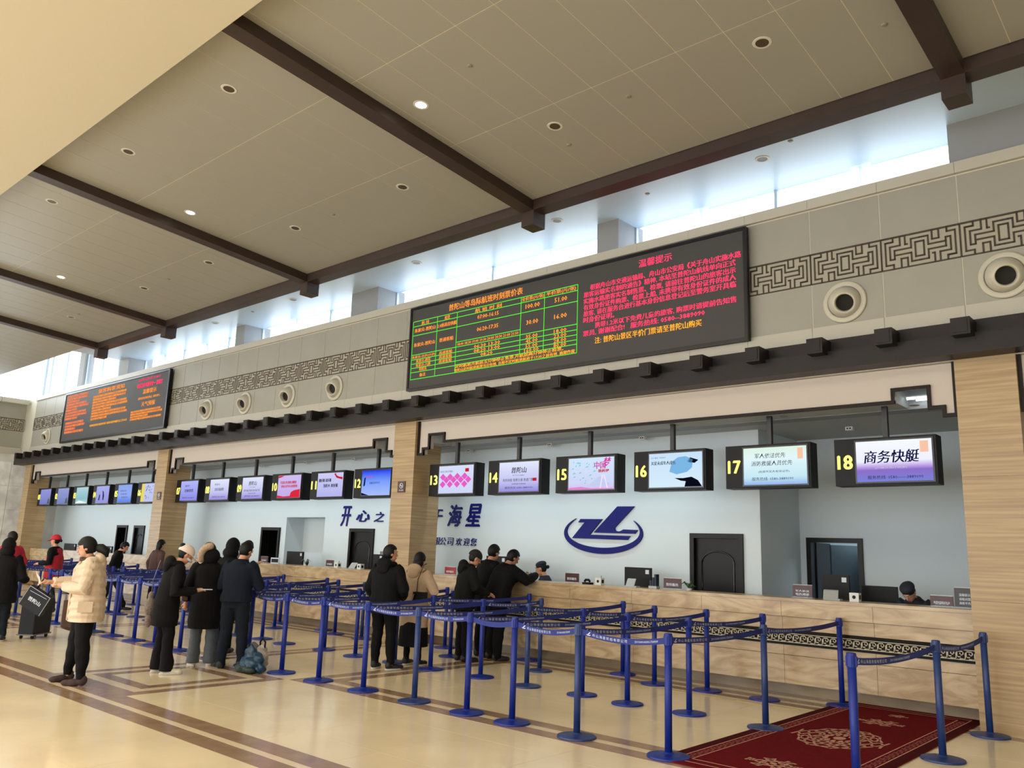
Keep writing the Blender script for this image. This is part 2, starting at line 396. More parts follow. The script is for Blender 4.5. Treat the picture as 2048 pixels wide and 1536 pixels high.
cl_off = [(-8.55, 4.33, 'left of the second cross beam, near the plaster bulkhead'), (-3.16, 7.05, 'highest in the right-hand bay'), (-5.8, 7.07, 'in the right-hand bay, nearer the timetable board beam'), (-11.16, 4.3, 'beside the bulkhead in the middle bay'),
          (-8.58, 7.08, 'in the middle bay just left of the board beam'), (-13.92, 4.3, 'beside the bulkhead in the far left bay'), (-11.18, 7.05, 'in the middle bay near the lit lamp beam'), (-13.95, 7.05, 'right part of the third bay'),
          (-16.56, 7.05, 'left part of the third bay'), (-20.31, 7.05, 'in the silvery last bay')]
for x, y, s in cl_off: downlight(x, y, zc(y)-.001, True, False, 'unlit recessed round downlight ' + s, 'unlit ceiling downlights')
for (x, y), s in zip(((-6.85, 5.85), (-12.23, 5.78), (-17.59, 5.81)), ('right of the board beam', 'in the bay left of the middle beam', 'farthest away near the silvery bay')):
    downlight(x, y, zc(y)-.001, True, True, 'lit bright round downlight ' + s, 'lit ceiling downlights')
for (x, s) in ((-4.3, 'nearest, right of the board'), (-7.7, 'above the left of the timetable board'), (-10.98, 'between the board and the wide pier'), (-14.9, 'left of the wide pier'), (-18.15, 'above the nozzle row end'), (-21.4, 'farthest, above the red message board')):
    downlight(x, 9.5, 6.743, False, False, 'round downlight in the pale blue glossy soffit, ' + s, 'soffit downlights')
sp = [(-4.74, 7.06, 1), (-2.13, 7.45, 1), (-5.85, 5.65, 1), (-5.91, 7.49, 1), (-10.21, 7.08, 1), (-15.54, 7.07, 1), (-19.86, 7.05, 1), (-3.82, 9.26, 0), (-6.05, 9.51, 0), (-16.48, 9.49, 0)]
nm = ['centre of the right-hand bay', 'beside the right edge beam', 'between lit lamp and bulkhead', 'by the ring beam over the board', 'middle bay near the ring beam', 'third bay', 'silvery last bay', 'blue soffit right of the nearest downlight', 'blue soffit over the board', 'blue soffit over the nozzles']
for (x, y, s), n_ in zip(sp, nm):
    z = zc(y) if s else 6.745
    t = thing('smoke_detector', 'small round smoke detector on the ceiling, ' + n_, 'smoke detector', (x, y, z), group='ceiling smoke detectors')
    MB().lathe([(.001, -.012), (.022, -.012), (.03, -.006), (.036, 0)], seg=14).build('sensor_body', mat('detector_grey', (140, 134, 118), .5), t)
# ------------------------------------------------------------------ end wall (left)
wl_ = struct('wall_left')
MB().box(XL-.3, YF, 0, XL, 1.5, 7.3).box(XL-.3, 1.5, 4.0, XL, 10.9, 6.1).box(XL-.3, -8, 8.45, XL, 10.9, 8.8).box(XL-.3, -8, 6, XL, 1.5, 8.8).box(XL-.3, 8.9, 0, XL, 13, 4.0).box(XL-.3, 1.5, 3.2, XL, 8.9, 4.0).build('wall_core', mat('pale_stone', (224, 222, 216), .5, noise=.15, nscale=1.5), wl_)
yy = 9.0
for i in range(7):
    y1 = 9.93-i*MOD
    for z0, z1, m in ((5.49, 6.0, CLAD), (4.515, 5.078, CLAD), (4.29, 4.507, BAND), (6.0, 6.16, BAND)):
        pj = .05 if m is BAND else .03
        MB().box(XL, y1-MOD+.006, z0, XL+pj+(.2 if z1 > 6.1 else 0), y1-.006, z1).build('cladding_panel', m, wl_)
    p = link('fretwork_panel', fl_me, wl_, loc=(XL+.04, y1-MOD, 0), rz=R(90)); link('fret_line', fr_me, p)
# stone facing panels below, seen at the far left edge
for i in range(5):
    for j in range(2):
        MB().box(XL, 8.98+j*.75, .02+i*.8, XL+.03, 9.72+j*.75, .81+i*.8).build('stone_panel', mat('pale_grey_stone', (236, 236, 236), .35, noise=.2, nscale=3), wl_)
w = struct('window_20')
FG = MATS['window_frame_grey']
for i in range(6):
    y = 1.5+i*1.78
    MB().box(XL-.06, y-.035, 6.1, XL, y+.035, 8.5).build('mullion', FG, w)
for i in range(5):
    MB().box(XL-.05, 1.54+i*1.78, 6.1, XL-.04, 3.24+i*1.78, 8.45).build('pane', GLASS, w)
w = struct('window_21')
for i in range(5):
    y = 1.5+i*1.84
    MB().box(XL-.06, y, .1, XL+.02, y+.07, 3.2).build('mullion', BLACKS, w)
    MB().box(XL-.04, y+.07, .1, XL-.03, y+1.84, 3.2).build('pane', GLASS, w)
MB().box(XL-.06, 1.5, 3.1, XL+.03, 8.95, 3.2).box(XL-.06, 1.5, 2.2, XL+.03, 8.95, 2.28).build('window_frame', BLACKS, w)
MB().box(XR, YF, 0, XR+.3, 13, 7.3).build('wall_right', PLASTER, None, kind='structure')
wf = struct('wall_front')
MB().box(XL, YF-.3, 5.2, XR, YF, 7.3).build('wall_head', PLASTER, wf)
for i in range(9):
    MB().box(XL+i*4.9-.3, YF-.3, 0, XL+i*4.9+.3, YF, 5.2).build('wall_pier', PLASTER, wf)
for i in range(8):
    w = struct(f'window_{30+i}'); MB().box(XL+i*4.9+.3, YF-.15, 0, XL+i*4.9+4.6, YF-.14, 5.2).build('pane', GLASS, w)
# ================================================================== TICKET HALL FRONT
# dark eaves beam with rafter ends
PILX = [(-2.34, -1.74), (-11.855, -11.27), (-21.31, -20.74), (-30.85, -30.35)]
ev = thing('eaves_beam', 'long black-brown timber eaves beam with projecting square rafter ends over the ticket windows', 'beam')
MB().box(-31.2, 9.69, 3.905, XR, 10.0, 4.12).build('beam_body', DWOOD, ev)
MB().box(-31.2, 9.80, 4.12, XR, 10.0, 4.29).build('upper_rail', DWOOD, ev)
re_me = MB().box(-.095, 9.52, 4.075, .095, 9.82, 4.262).box(-.07, 9.512, 4.10, .07, 9.525, 4.238).mesh('rafter_end', DWOOD)
x = -2.935+.79*4
while x > -31:
    link('rafter_end', re_me, ev, loc=(x, 0, 0)); x -= .79
# pillars with travertine slabs
pl_lab = ['broad travertine pillar at the right end of the counter', 'travertine pillar that interrupts the blue slogan on the office wall', 'travertine pillar between the farthest and middle screen groups', 'travertine pillar at the far left end of the counter']
for (a, b), lab in zip(PILX, pl_lab):
    t = thing('pillar', lab, 'pillar')
    MB().box(a+.01, D+.01, 0, b-.01, 10.62, 3.95).build('pillar_core', mat('slab_joint', (150, 128, 92), .6), t)
    z = 0
    for h in (1.3, 1.3, 1.32):
        MB().box(a, D, z+.001, b, D+.02, z+h-.002).box(b-.02, D+.02, z+.001, b, 10.63, z+h-.002).box(a, D+.02, z+.001, a+.02, 10.63, z+h-.002).build('travertine_slab', TRAV, t)
        z += h
# spandrels with stepped moulding
TRIM = mat('dark_moulding', (34, 24, 20), .5, spec=.2)
def spandrel(xa, xb, lab):
    t = thing('spandrel_panel', lab, 'wall panel')
    zt = 3.895
    w1, w2, w3, w4 = .14, .26, .30, .66      # step positions from each jamb
    prof = [(xa, zt), (xa, 3.30), (xa+.125, 3.30), (xa+.125, 3.40), (xa+.275, 3.40), (xa+.275, 3.645), (xa+.665, 3.645), (xa+.665, 3.50),
            (xb-.665, 3.50), (xb-.665, 3.645), (xb-.275, 3.645), (xb-.275, 3.40), (xb-.125, 3.40), (xb-.125, 3.30), (xb, 3.30), (xb, zt)]
    mb = MB()
    ys = 10.06
    for (x0, x1, zb) in ((xa, xa+.125, 3.30), (xa+.125, xa+.275, 3.40), (xa+.275, xa+.665, 3.645), (xa+.665, xb-.665, 3.50), (xb-.665, xb-.275, 3.645), (xb-.275, xb-.125, 3.40), (xb-.125, xb, 3.30)):
        mb.box(x0, ys, zb, x1, ys+.10, zt)
    mb.build('plaster_face', SPAN, t)
    mb = MB()
    for pi_, (p, q) in enumerate(zip(prof, prof[1:])):
        x0, x1 = sorted((p[0], q[0])); zz0, zz1 = sorted((p[1], q[1]))
        mb.box(x0-.02, ys-.03-.001*(pi_ % 2), zz0-.02, x1+.02, ys+.01+.001*(pi_ % 2), zz1+.02)
    mb.build('stepped_moulding', TRIM, t)
spandrel(-11.25, -2.36, 'pinkish plaster panel with stepped dark moulding between the broad pillar and the next pillar')
spandrel(-20.72, -11.875, 'pinkish plaster panel with stepped moulding over the middle group of six screens')
spandrel(-30.33, -21.33, 'pinkish plaster panel with stepped moulding over the farthest group of six screens')
spandrel(-1.72, 7.6, 'plaster panel with dark moulding just right of the broad pillar')
# office recess
ow = struct('wall_office')
mb = MB()
YB = 11.35
holes = [(-18.26+.93, -16.0, 0, 2.24)]     # deep opening between the doors (recomputed below)
def wallrect(x0, x1, z0, z1, y=YB, m=OFFW): MB().box(x0, y, z0, x1, y+.12, z1).build('office_wall_panel', m, ow)
OPX = (-17.23, -15.71, 2.24)
DOORS = [(-6.44, -5.58), (-18.24, -17.44), (-14.76, -13.93), (-26.36, -25.63), (-25.19, -24.5)]
xs = XL
cuts = sorted([(a, b, 2.0) for a, b in DOORS]+[OPX])
for a, b, h in cuts:
    wallrect(xs, a, 0, 3.6); wallrect(a, b, h, 3.6); xs = b
wallrect(xs, -5.331, 0, 3.6)
MB().box(-5.33, YB, 0, -5.317, 12.73, 3.6).build('return_wall', OFFW, ow)
D2 = (-5.21, -4.37)
wallrect(-5.32, D2[0], 0, 3.6, 12.73); wallrect(D2[0], D2[1], 2.0, 3.6, 12.73); wallrect(D2[1], XR, 0, 3.6, 12.73)
MB().box(-1.75, 10.62, 0, -1.6, 12.73, 3.6).build('side_wall', OFFW, ow)
MB().box(OPX[0]-.1, YB+.12, 0, OPX[0], YB+.5, 3.6).box(OPX[1], YB+.12, 0, OPX[1]+.1, YB+.5, 3.6).box(OPX[0], YB+.5, 0, OPX[1], YB+.6, 3.6).box(OPX[0], YB+.12, 2.24, OPX[1], YB+.5, 2.3).build('alcove', OFFW, ow)
pockets = sorted(p for a, b in ((-11.25, -2.36), (-20.72, -11.875), (-30.33, -21.33)) for p in ((a+.275, a+.665), (b-.665, b-.275)))
x = XL; so_ = MB(); pk = MB()
for a, b in pockets:
    so_.box(x, 10.17, 3.51, a, 10.75, 3.56); x = b
    pk.box(a, 10.17, 3.88, b, 10.75, 3.92).box(a-.02, 10.17, 3.5605, a, 10.75, 3.92).box(b, 10.17, 3.5605, b+.02, 10.75, 3.92).box(a, 10.75, 3.5605, b, 10.77, 3.92)
so_.box(x, 10.17, 3.51, XR, 10.75, 3.56).box(XL, 10.75, 3.51, XR, 13.0, 3.56)
so_.build('office_soffit', OFFC, ow); pk.build('ceiling_pocket', OFFC, ow)
for i in range(18):
    x = -2.9-i*1.62
    t = thing('office_downlight', f'small unlit downlight in the office ceiling, {ORD[i]} from the right pillar', 'ceiling light', (x, 10.42, 3.509), group='small unlit downlights in the office ceiling')
    MB().lathe([(.001, -.002), (.05, -.004), (.06, 0)], seg=12).build('lamp_ring', mat('tan_ring', (150, 140, 130), .5), t)
for i, x in enumerate((-5.36, -4.12, -7.2, -9.1, -11.08, -12.9, -14.6, -16.4, -18.3)):
    t = thing('ceiling_socket', f'white twin socket box at the back edge of the office ceiling, {ORD[i]} from the right', 'socket', (x, 11.2 if i > 1 else 11.7, 3.508), group='white socket boxes on the office ceiling')
    MB().box(-.05, -.04, -.05, .05, .04, 0).build('socket_box', mat('white_plastic', (215, 216, 214), .4), t)
    MB().box(-.03, -.045, -.035, -.008, -.038, -.015).box(.008, -.045, -.035, .03, -.038, -.015).build('socket_hole', BLACK, t)
for i in range(2):
    t = thing('tube_light', ['long white tube light reflected behind the stepped corner near the right pillar', 'short white tube light under the longer one near the right pillar'][i], 'ceiling light', (-2.83+.02*i, 10.42+.12*i, 3.625))
    MB().tube([(-.15+.05*i, 0, -.03), (.15-.03*i, 0, -.03)], .014, 10).build('tube', emis('tube_glow', (235, 248, 255), 6), t)
    MB().box(-.16, -.02, -.015, .16, .02, 0).build('batten', MATS['white_plastic'], t)
# doors
def door(n, a, b, y, h=2.0, kind='closed', hingeleft=True):
    d = struct(f'door_{n}')
    f = .07
    MB().box(a, y-.04, 0, a+f, y+.14, h).box(b-f, y-.04, 0, b, y+.14, h).box(a+f, y-.04, h-f, b-f, y+.14, h).build('door_frame', DOORM, d)
    if kind == 'closed':
        MB().box(a+f, y+.03, 0, b-f, y+.08, h-f).build('door_leaf', DOORM, d)
        cx = (a+b)/2; L = (b-a)/2-.17
        arch = [(cx-L, y+.025, .95), (cx-L, y+.025, h-.42)]+[(cx+L*math.cos(math.pi-i*math.pi/8), y+.025, h-.42+.16*math.sin(i*math.pi/8)) for i in range(9)]+[(cx+L, y+.025, .95), (cx-L, y+.025, .95)]
        MB().tube(arch, .012, 6).build('arched_moulding', mat('door_moulding_gloss', (34, 28, 28), .15), d, smooth=True)
        MB().tube([(a+f+.07, y+.0, .98), (a+f+.07, y+.0, 1.16)], .012, 8).box(a+f+.055, y, 1.0, a+f+.085, y+.04, 1.14).build('door_handle', CHROME, d)
    else:
        # dark room seen beyond, door leaf swung inwards
        wd = b-a-2*f
        MB().box(a+f-.02, y+.14, 0, a+f+.02, y+.14+wd*.8, h-f).build('door_leaf', DOORM, d)
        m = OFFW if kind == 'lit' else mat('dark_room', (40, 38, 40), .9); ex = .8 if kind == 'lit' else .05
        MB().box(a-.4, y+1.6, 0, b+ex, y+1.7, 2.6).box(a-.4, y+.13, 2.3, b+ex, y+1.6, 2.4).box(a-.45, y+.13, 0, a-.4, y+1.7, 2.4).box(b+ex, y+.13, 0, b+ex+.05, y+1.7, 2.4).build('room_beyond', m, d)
    return d
door(1, *DOORS[0], YB); door(2, *DOORS[1], YB, kind='dark'); door(3, *DOORS[2], YB)
door(4, *DOORS[3], YB, kind='dark'); door(5, *DOORS[4], YB)
d6 = door(6, *D2, 12.73, kind='lit')
MB().poly([(D2[0]+.28, 12.9, .02), (D2[0]+.52, 13.4, .02), (D2[0]+.52, 13.4, 1.9), (D2[0]+.28, 12.9, 1.9)], (.03, -.015, 0)).build('inner_door_leaf', mat('slate_door', (62, 74, 80), .4), d6)
MB().box(D2[1]-.16, 13.2, 0, D2[1]+.1, 13.7, 1.72).box(D2[1]-.2, 13.15, 1.72, D2[1]+.1, 13.75, 1.77).build('cabinet_beyond', mat('slate_cabinet', (70, 80, 88), .4), d6)
area('room_lamp', (D2[1]-.1, 13.3, 2.25), (0, 0, 0), .5, .5, 9, (.85, .95, 1))
# lettering and emblem on the office wall
bs = thing('wall_slogan', 'large slanted deep blue brush lettering on the white office wall either side of the pillar', 'lettering')
k = .8598
def W2(p): return (p[0]*k, 1.65+(p[1]-1.65)*k)
def ch(c, x, z, w, h, bold=.035, name='character', m=LOGOM, par=bs, shear=.22):
    o = wall_text(c, x, YB-.012, z, h, m, par, width=w, height=h, bold=bold, shear=shear, name=name, ext=.02); return o
for c, x0, x1, z0, z1 in (('开', -17.58, -17.17, 2.11, 2.60), ('心', -16.95, -16.45, 2.22, 2.50), ('之', -16.25, -15.88, 2.22, 2.46), ('旅', -15.55, -15.15, 2.2, 2.52), ('始', -14.95, -14.5, 2.2, 2.52),
                          ('于', -14.2, -13.83, 2.17, 2.50), ('海', -13.64, -13.20, 2.13, 2.60), ('星', -13.07, -12.62, 2.13, 2.61)):
    ch(c, x0*k, 1.65+(z0-1.65)*k, (x1-x0)*k, (z1-z0)*k)
bs2 = thing('wall_greeting', 'smaller deep blue welcome lettering under the big slanted characters', 'lettering')
x = -15.2
for c, xx in zip('有限公司欢迎您', (-14.25, -14.06, -13.86, -13.62, -13.36, -13.12, -12.9)):
    ch(c, xx*k, 1.65+(1.715-1.65)*k, .19*k, .17*k, .02, par=bs2, shear=.1)
lg = thing('company_emblem', 'deep blue emblem of two slanted strokes inside an open oval swoosh on the office wall', 'emblem')
def P3(pts): return [(p[0]*k, YB-.03, 1.65+(p[1]-1.65)*k) for p in pts]
MB().poly(P3([(-9.90, 2.301), (-9.379, 2.299), (-9.672, 2.002), (-8.745, 1.989), (-8.802, 1.915), (-10.098, 1.93), (-9.80, 2.235), (-9.952, 2.235)]), (0, .03, 0)).build('left_stroke', LOGOM, lg)
L = [(-9.033, 2.538), (-8.652, 2.535), (-9.076, 2.151), (-9.095, 2.115), (-9.07, 2.082), (-9.017, 2.07), (-8.959, 2.077), (-8.893, 2.109), (-8.577, 2.101), (-8.641, 2.031), (-9.577, 2.043)]
MB().poly(P3(L), (0, .03, 0)).build('right_stroke', LOGOM, lg)
cx, cz_ = -9.385, 2.03
outer = []; inner = []
for i in range(41):
    th = R(118+i*(422-118)/40+0)   # from upper left round the bottom to upper right
    t = i/40; tw = math.sin(math.pi*t)**.6
    a = R(133)+t*R(266)
    outer.append((cx+.915*math.cos(a)*1.0, cz_+.385*math.sin(a)-.0))
    inner.append((cx+.0+(.915-.10*tw)*math.cos(a), cz_+.02*tw+(.385-.095*tw)*math.sin(a)))
sw = MB(); o3 = P3(outer); i3 = P3(inner)
for i in range(40): sw.poly([o3[i], o3[i+1], i3[i+1], i3[i]], (0, .03, 0))
sw.build('oval_swoosh', LOGOM, lg)
# small wall panel by door 3
t = thing('wall_controller', 'small pale switch and controller panel on the office wall by the pillar', 'switch panel')
MB().box(-13.72, YB-.02, 1.38, -13.4, YB, 1.56).build('panel_plate', MATS['white_plastic'], t)
MB().box(-13.69, YB-.025, 1.48, -13.61, YB-.018, 1.54).box(-13.59, YB-.025, 1.48, -13.51, YB-.018, 1.54).box(-13.49, YB-.025, 1.48, -13.42, YB-.018, 1.54).build('switch', mat('grey_plastic', (110, 112, 114), .4), t)
# pillar signs
for (x, lab) in ((-11.565, 'small maroon no-smoking plaque on the pillar cutting the blue slogan'), (-20.975, 'small maroon no-smoking plaque on the pillar farther from the emblem')):
    t = thing('pillar_sign', lab, 'sign', (x, D, 2.615))
    MAR = mat('maroon_sign', (74, 36, 34), .4)
    MB().box(-.1, -.015, 0, .1, 0, .2).build('sign_plate', MAR, t)
    mb = MB()
    for i in range(16):
        a = 2*math.pi*i/16; b = 2*math.pi*(i+1)/16
        mb.poly([(.05*math.cos(a), -.017, .12+.05*math.sin(a)), (.05*math.cos(b), -.017, .12+.05*math.sin(b)), (.04*math.cos(b), -.017, .12+.04*math.sin(b)), (.04*math.cos(a), -.017, .12+.04*math.sin(a))], (0, .002, 0))
    mb.poly([(-.04, -.017, .155), (-.03, -.017, .16), (.04, -.017, .085), (.03, -.017, .08)], (0, .002, 0)); mb.box(-.03, -.017, .113, .03, -.015, .127)
    mb.build('prohibition_symbol', WHITEP, t)
    wall_text('禁止吸烟', 0, -.017, .025, .03, WHITEP, t, width=.12, align='CENTER', bold=.02)
# ------------------------------------------------------------------ LED boards
def led(x0, x1, z0, z1, lab):
    t = thing('led_board', lab, 'display board')
    MB().box(x0, 9.87, z0, x1, 9.926, z1).build('cabinet', BLACK, t)
    f = .045
    MB().box(x0, 9.845, z0, x0+f, 9.87, z1).box(x1-f, 9.845, z0, x1, 9.87, z1).box(x0+f, 9.845, z0, x1-f, 9.87, z0+f).box(x0+f, 9.845, z1-f, x1-f, 9.87, z1).build('bezel', mat('bezel_black', (20, 20, 22), .3), t)
    MB().box(x0+f, 9.862, z0+f, x1-f, 9.87, z1-f).build('led_panel', mat('led_panel_grey', (62, 60, 58), .6, emit=.03), t)
    return t
LR = emis('led_red', (255, 66, 104), 1.25); LO = emis('led_orange', (255, 150, 60), 1.25); LY = emis('led_amber', (255, 170, 50), 1.3); LG = emis('led_green', (90, 230, 60), 1.1)
LD = emis('led_deep_orange', (255, 136, 84), 1.15)
b1 = led(-11.46, -4.72, 4.455, 6.035, 'big black LED timetable board with green table and red notice text')
YT = 9.858
def T(s, x, z, h, m, par, w=None, al='LEFT', bold=.02): return wall_text(s, x, YT, z, h, m, par, width=w, height=h if w else None, align=al, bold=bold, res=1, name='lettering')
xsl = [-11.37, -10.72, -10.21, -8.71, -8.21, -7.54]
rowL = [5.76, 5.66, 5.49, 5.18, 5.06, 4.96, 4.865, 4.80, 4.66]
g = MB(); lw = .011
def hl(x0, x1, z): g.box(x0, YT-.002, z-lw/2, x1, YT, z+lw/2)
def vl(x, z0, z1): g.box(x-lw/2, YT-.002, z0, x+lw/2, YT, z1)
hl(xsl[0], xsl[5], 5.76); hl(xsl[0], xsl[5], 4.66); hl(xsl[0], xsl[5], 5.665); hl(xsl[0], xsl[5], 5.49); hl(xsl[0], xsl[5], 5.12)
for z in (5.03, 4.95, 4.87): hl(xsl[0], xsl[5], z)
hl(xsl[0], xsl[2], 4.79); hl(xsl[2], xsl[5], 4.80)
vl(xsl[0], 4.66, 5.76); vl(xsl[5], 4.66, 5.76); vl(xsl[1], 4.66, 5.76); vl(xsl[2], 4.66, 5.76); vl(xsl[3], 4.80, 5.76); vl(xsl[4], 4.80, 5.76); hl(xsl[2], xsl[3], 5.21)
g.build('table_grid', LG, b1)
T('普陀山等岛际航班时刻票价表', -9.56, 5.815, .125, LO, b1, 1.75, 'CENTER')
def cell_(s, a, b, z, h, w=None, m=LO): T(s, (a+b)/2, z, h, m, b1, w or min((b-a)*.9, len(s)*h*.95), 'CENTER')
X = xsl
cell_('航 线', X[0], X[1], 5.675, .07); cell_('船型', X[1], X[2], 5.675, .07); cell_('航 班 时 刻', X[2], X[3], 5.675, .07, .62)
cell_('全价票(元/张)', X[3], X[4], 5.675, .075, .47); cell_('半价票(元/张)', X[4], X[5], 5.675, .075, .6)
cell_('朱家尖-普陀山', X[0], X[1], 5.545, .075, .56); cell_('2.0座高自快艇', X[1], X[2], 5.545, .075, .49); cell_('07:00-16:15', X[2], X[3], 5.55, .07, .5)
cell_('100.00', X[3], X[4], 5.545, .075, .3); cell_('51.00', X[4], X[5], 5.545, .075, .25)
cell_('朱家尖-普陀山', X[0], X[1], 5.27, .075, .56); cell_('普通客船', X[1], X[2], 5.27, .075, .36); cell_('06:20-17:35', X[2], X[3], 5.33, .07, .5)
cell_('30.00', X[3], X[4], 5.27, .075, .25); cell_('16.00', X[4], X[5], 5.27, .075, .25)
cell_('18:00 18:30 19:00 19:30 20:00 20:30 21:00 21:50', X[2], X[3], 5.14, .05, 1.42)
for z, a, b_, c, p, q in ((5.04, '朱家尖-白沙(小沙)', '高速客船', '06:30 13:30', '35.00', '18.00'), (4.96, '朱家尖-桃花', '高速客船', '08:20 13:00', '45.00', '23.00'), (4.88, '朱家尖-六横', '高速客船', '08:20', '55.00', '28.00'), (4.805, '蚂蚁岛', '', '', '160.00', '80.00')):
    cell_(a, X[0], X[1], z, .062, min(.62, len(a)*.065))
    if b_: cell_(b_, X[1], X[2], z, .062, .33)
    if c: cell_(c, X[2], X[3], z, .058, .055*len(c))
    cell_(p, X[3], X[4], z, .06, .05*len(p)); cell_(q, X[4], X[5], z, .06, .05*len(q))
cell_('备注', X[0], X[1], 4.695, .065, .16)
T('定时航班开航前五分钟停止售票,开航前两分钟停止检票。', -9.0, 4.735, .062, LY, b1, 2.4, 'CENTER'); T('普陀山定时航班船票当日有效, 且限不定时航班航班于17:35之前有效, 逾期作废', -8.9, 4.668, .06, LY, b1, 2.65, 'CENTER')
T('温馨提示', -6.14, 5.80, .12, LR, b1, .56, 'CENTER')
for s, x0, x1, z in (('根据舟山市交通运输局、舟山市公安局《关于舟山实施水路', -7.30, -4.80, 5.62), ('旅客运输实名制的通告》精神, 本站至普陀山航线单向正式', -7.42, -4.88, 5.515), ('实施水路旅客实名制售票、检票, 请前往普陀山的旅客出示', -7.42, -4.88, 5.41),
                     ('有效身份证件购票、检票上船, 未携带有效身份证件的成人', -7.42, -4.88, 5.31), ('旅客, 请在服务台进行基本身份信息登记后至警务室开具临', -7.42, -4.88, 5.21), ('时身份证明。', -7.42, -6.85, 5.11),
                     ('携带1.2米以下免费儿童的旅客, 购票时请提前告知售', -7.2, -4.88, 5.0), ('票员, 谢谢配合!   服务热线: 0580--3889090', -7.42, -5.35, 4.895)):
    T(s, x0, z, .092, LR, b1, x1-x0, bold=.03)
T('注: 普陀山景区半价门票请至普陀山购买', -7.2, 4.755, .1, LY, b1, 1.8)
b2 = led(-27.86, -20.92, 4.455, 6.035, 'smaller-looking far black LED board full of orange and red notices')
random.seed(3)
fill = '旅客须知购票前请出示有效身份证件乘船安全注意事项开航时间以当日公告为准请勿携带危险物品上船请在规定时间内检票登船'
def par(x0, x1, ztop, zbot, n, m, h, ind=0):
    for i in range(n):
        z = ztop-(i+1)*(ztop-zbot)/n; w = (x1-x0)*(random.uniform(.45, .7) if i % 3 == 2 else random.uniform(.9, 1))
        j = random.randrange(10); s = (fill[j:]+fill)[:int(w/h/.95)]
        T(s, x0, z+.01, h, m, b2, w, bold=.04)
par(-27.7, -26.0, 5.95, 5.15, 9, LD, .075); par(-27.6, -26.1, 5.1, 4.72, 4, LD, .08)
T('旅客购票须知', -24.5, 5.80, .13, LO, b2, 1.75, 'CENTER'); par(-25.7, -23.25, 5.76, 5.0, 9, LO, .07); T('普通客船乘客请提前到港, 有疑问请咨询服务台工作人员', -25.7, 4.82, .07, LY, b2, 2.5)
T('2020年01月15日 19:08:11', -22.1, 5.86, .09, LR, b2, 1.3, 'CENTER'); T('农历己亥年腊月廿一 星期三', -22.05, 5.68, .12, LR, b2, 1.5, 'CENTER', .05)
T('温馨提示', -22.0, 5.49, .13, LO, b2, .8, 'CENTER'); T('请您看管好随身物品, 谨防遗失。', -22.0, 5.34, .07, LO, b2, 1.3, 'CENTER'); T('天气预报', -22.0, 5.14, .13, LO, b2, .8, 'CENTER')
par(-23.0, -21.1, 5.06, 4.78, 4, LO, .06)
# ------------------------------------------------------------------ air nozzles
NOZ = mat('nozzle_cream', (196, 190, 172), .35); NOZD = mat('nozzle_inside', (26, 24, 22), .8)
nz = [(-3.50, 'below the fretwork just right of the big LED board'), (-1.77, 'at the right edge above the broad pillar'), (-13.82, 'nearest the big LED board in the row of four'), (-15.5, 'second of the row of four left of the big board'), (-17.25, 'third of the row of four left of the big board'), (-19.0, 'farthest of the row of four, near the far LED board'), (-29.3, 'alone left of the far LED board by the corner')]
for i, (x, s) in enumerate(nz):
    t = thing('air_nozzle', 'round cream air nozzle ' + s, 'air vent', (x, D, 4.785), group='round air nozzles on the upper wall')
    ax = Vector((0, -1, 0))
    MB().lathe([(.2, -.0), (.265, .0), (.262, .022), (.245, .03), (.225, .02), (.205, .035), (.198, .0)], (0, 0, 0), ax, 32, cap=False).build('flange', NOZ, t, smooth=True)
    dirn = Vector((.30 if i > 1 else .28, -1, -.36)).normalized()
    c = Vector((0, -.0, 0)); prof = []
    for q in range(9):
        a = R(92-q*(92-38)/8); prof.append((.195*math.sin(a), .195*math.cos(a)))
    prof += [(.108, .148), (.10, .05)]
    MB().lathe(prof, c, dirn, 28, cap=False).build('swivel_ball', NOZ, t, smooth=True)
    MB().lathe([(.0998, .06), (.001, .06)], c, dirn, 28, cap=False).build('dark_opening', NOZD, t)
# ------------------------------------------------------------------ screens
NUM = emis('number_yellow', (255, 250, 120), 1.5)
DK = emis('ink', (20, 20, 70), .8); PKK = emis('pink_ink', (214, 50, 160), .9); RDK = emis('red_ink', (200, 30, 50), .9); BLK = emis('dark_ink', (14, 16, 34), .6); CY = emis('cyan_ink', (120, 200, 214), 1)
PALE = [(0, (150, 140, 220)), (.35, (196, 196, 240)), (1, (226, 232, 252))]
scr = {18: [(0, (120, 130, 214)), (.28, (140, 110, 200)), (.36, (190, 160, 230)), (.5, (238, 240, 255)), (1, (246, 250, 255))],
       17: [(0, (150, 180, 236)), (.2, (196, 232, 244)), (.7, (226, 246, 250)), (1, (222, 244, 226))],
       16: [(0, (214, 236, 250)), (1, (200, 226, 248))], 15: [(0, (220, 190, 236)), (.2, (206, 214, 246)), (1, (210, 230, 250))], 14: PALE, 13: [(0, (206, 214, 246)), (1, (214, 222, 248))],
       12: [(0, (170, 190, 250)), (.55, (120, 160, 250)), (1, (30, 60, 240))], 11: [(0, (180, 180, 236)), (1, (206, 206, 246))], 10: [(0, (196, 170, 230)), (1, (206, 190, 240))],
       9: PALE, 8: PALE, 7: [(0, (140, 140, 230)), (1, (180, 184, 250))], 6: [(0, (190, 196, 236)), (1, (196, 206, 244))], 5: [(0, (90, 130, 230)), (.4, (150, 170, 240)), (1, (140, 170, 236))], 4: [(0, (150, 150, 220)), (1, (170, 176, 236))],
       3: [(0, (190, 220, 214)), (.3, (140, 190, 200)), (1, (180, 214, 220))], 2: [(0, (120, 130, 190)), (1, (150, 160, 214))], 1: [(0, (120, 126, 190)), (1, (150, 150, 220))]}
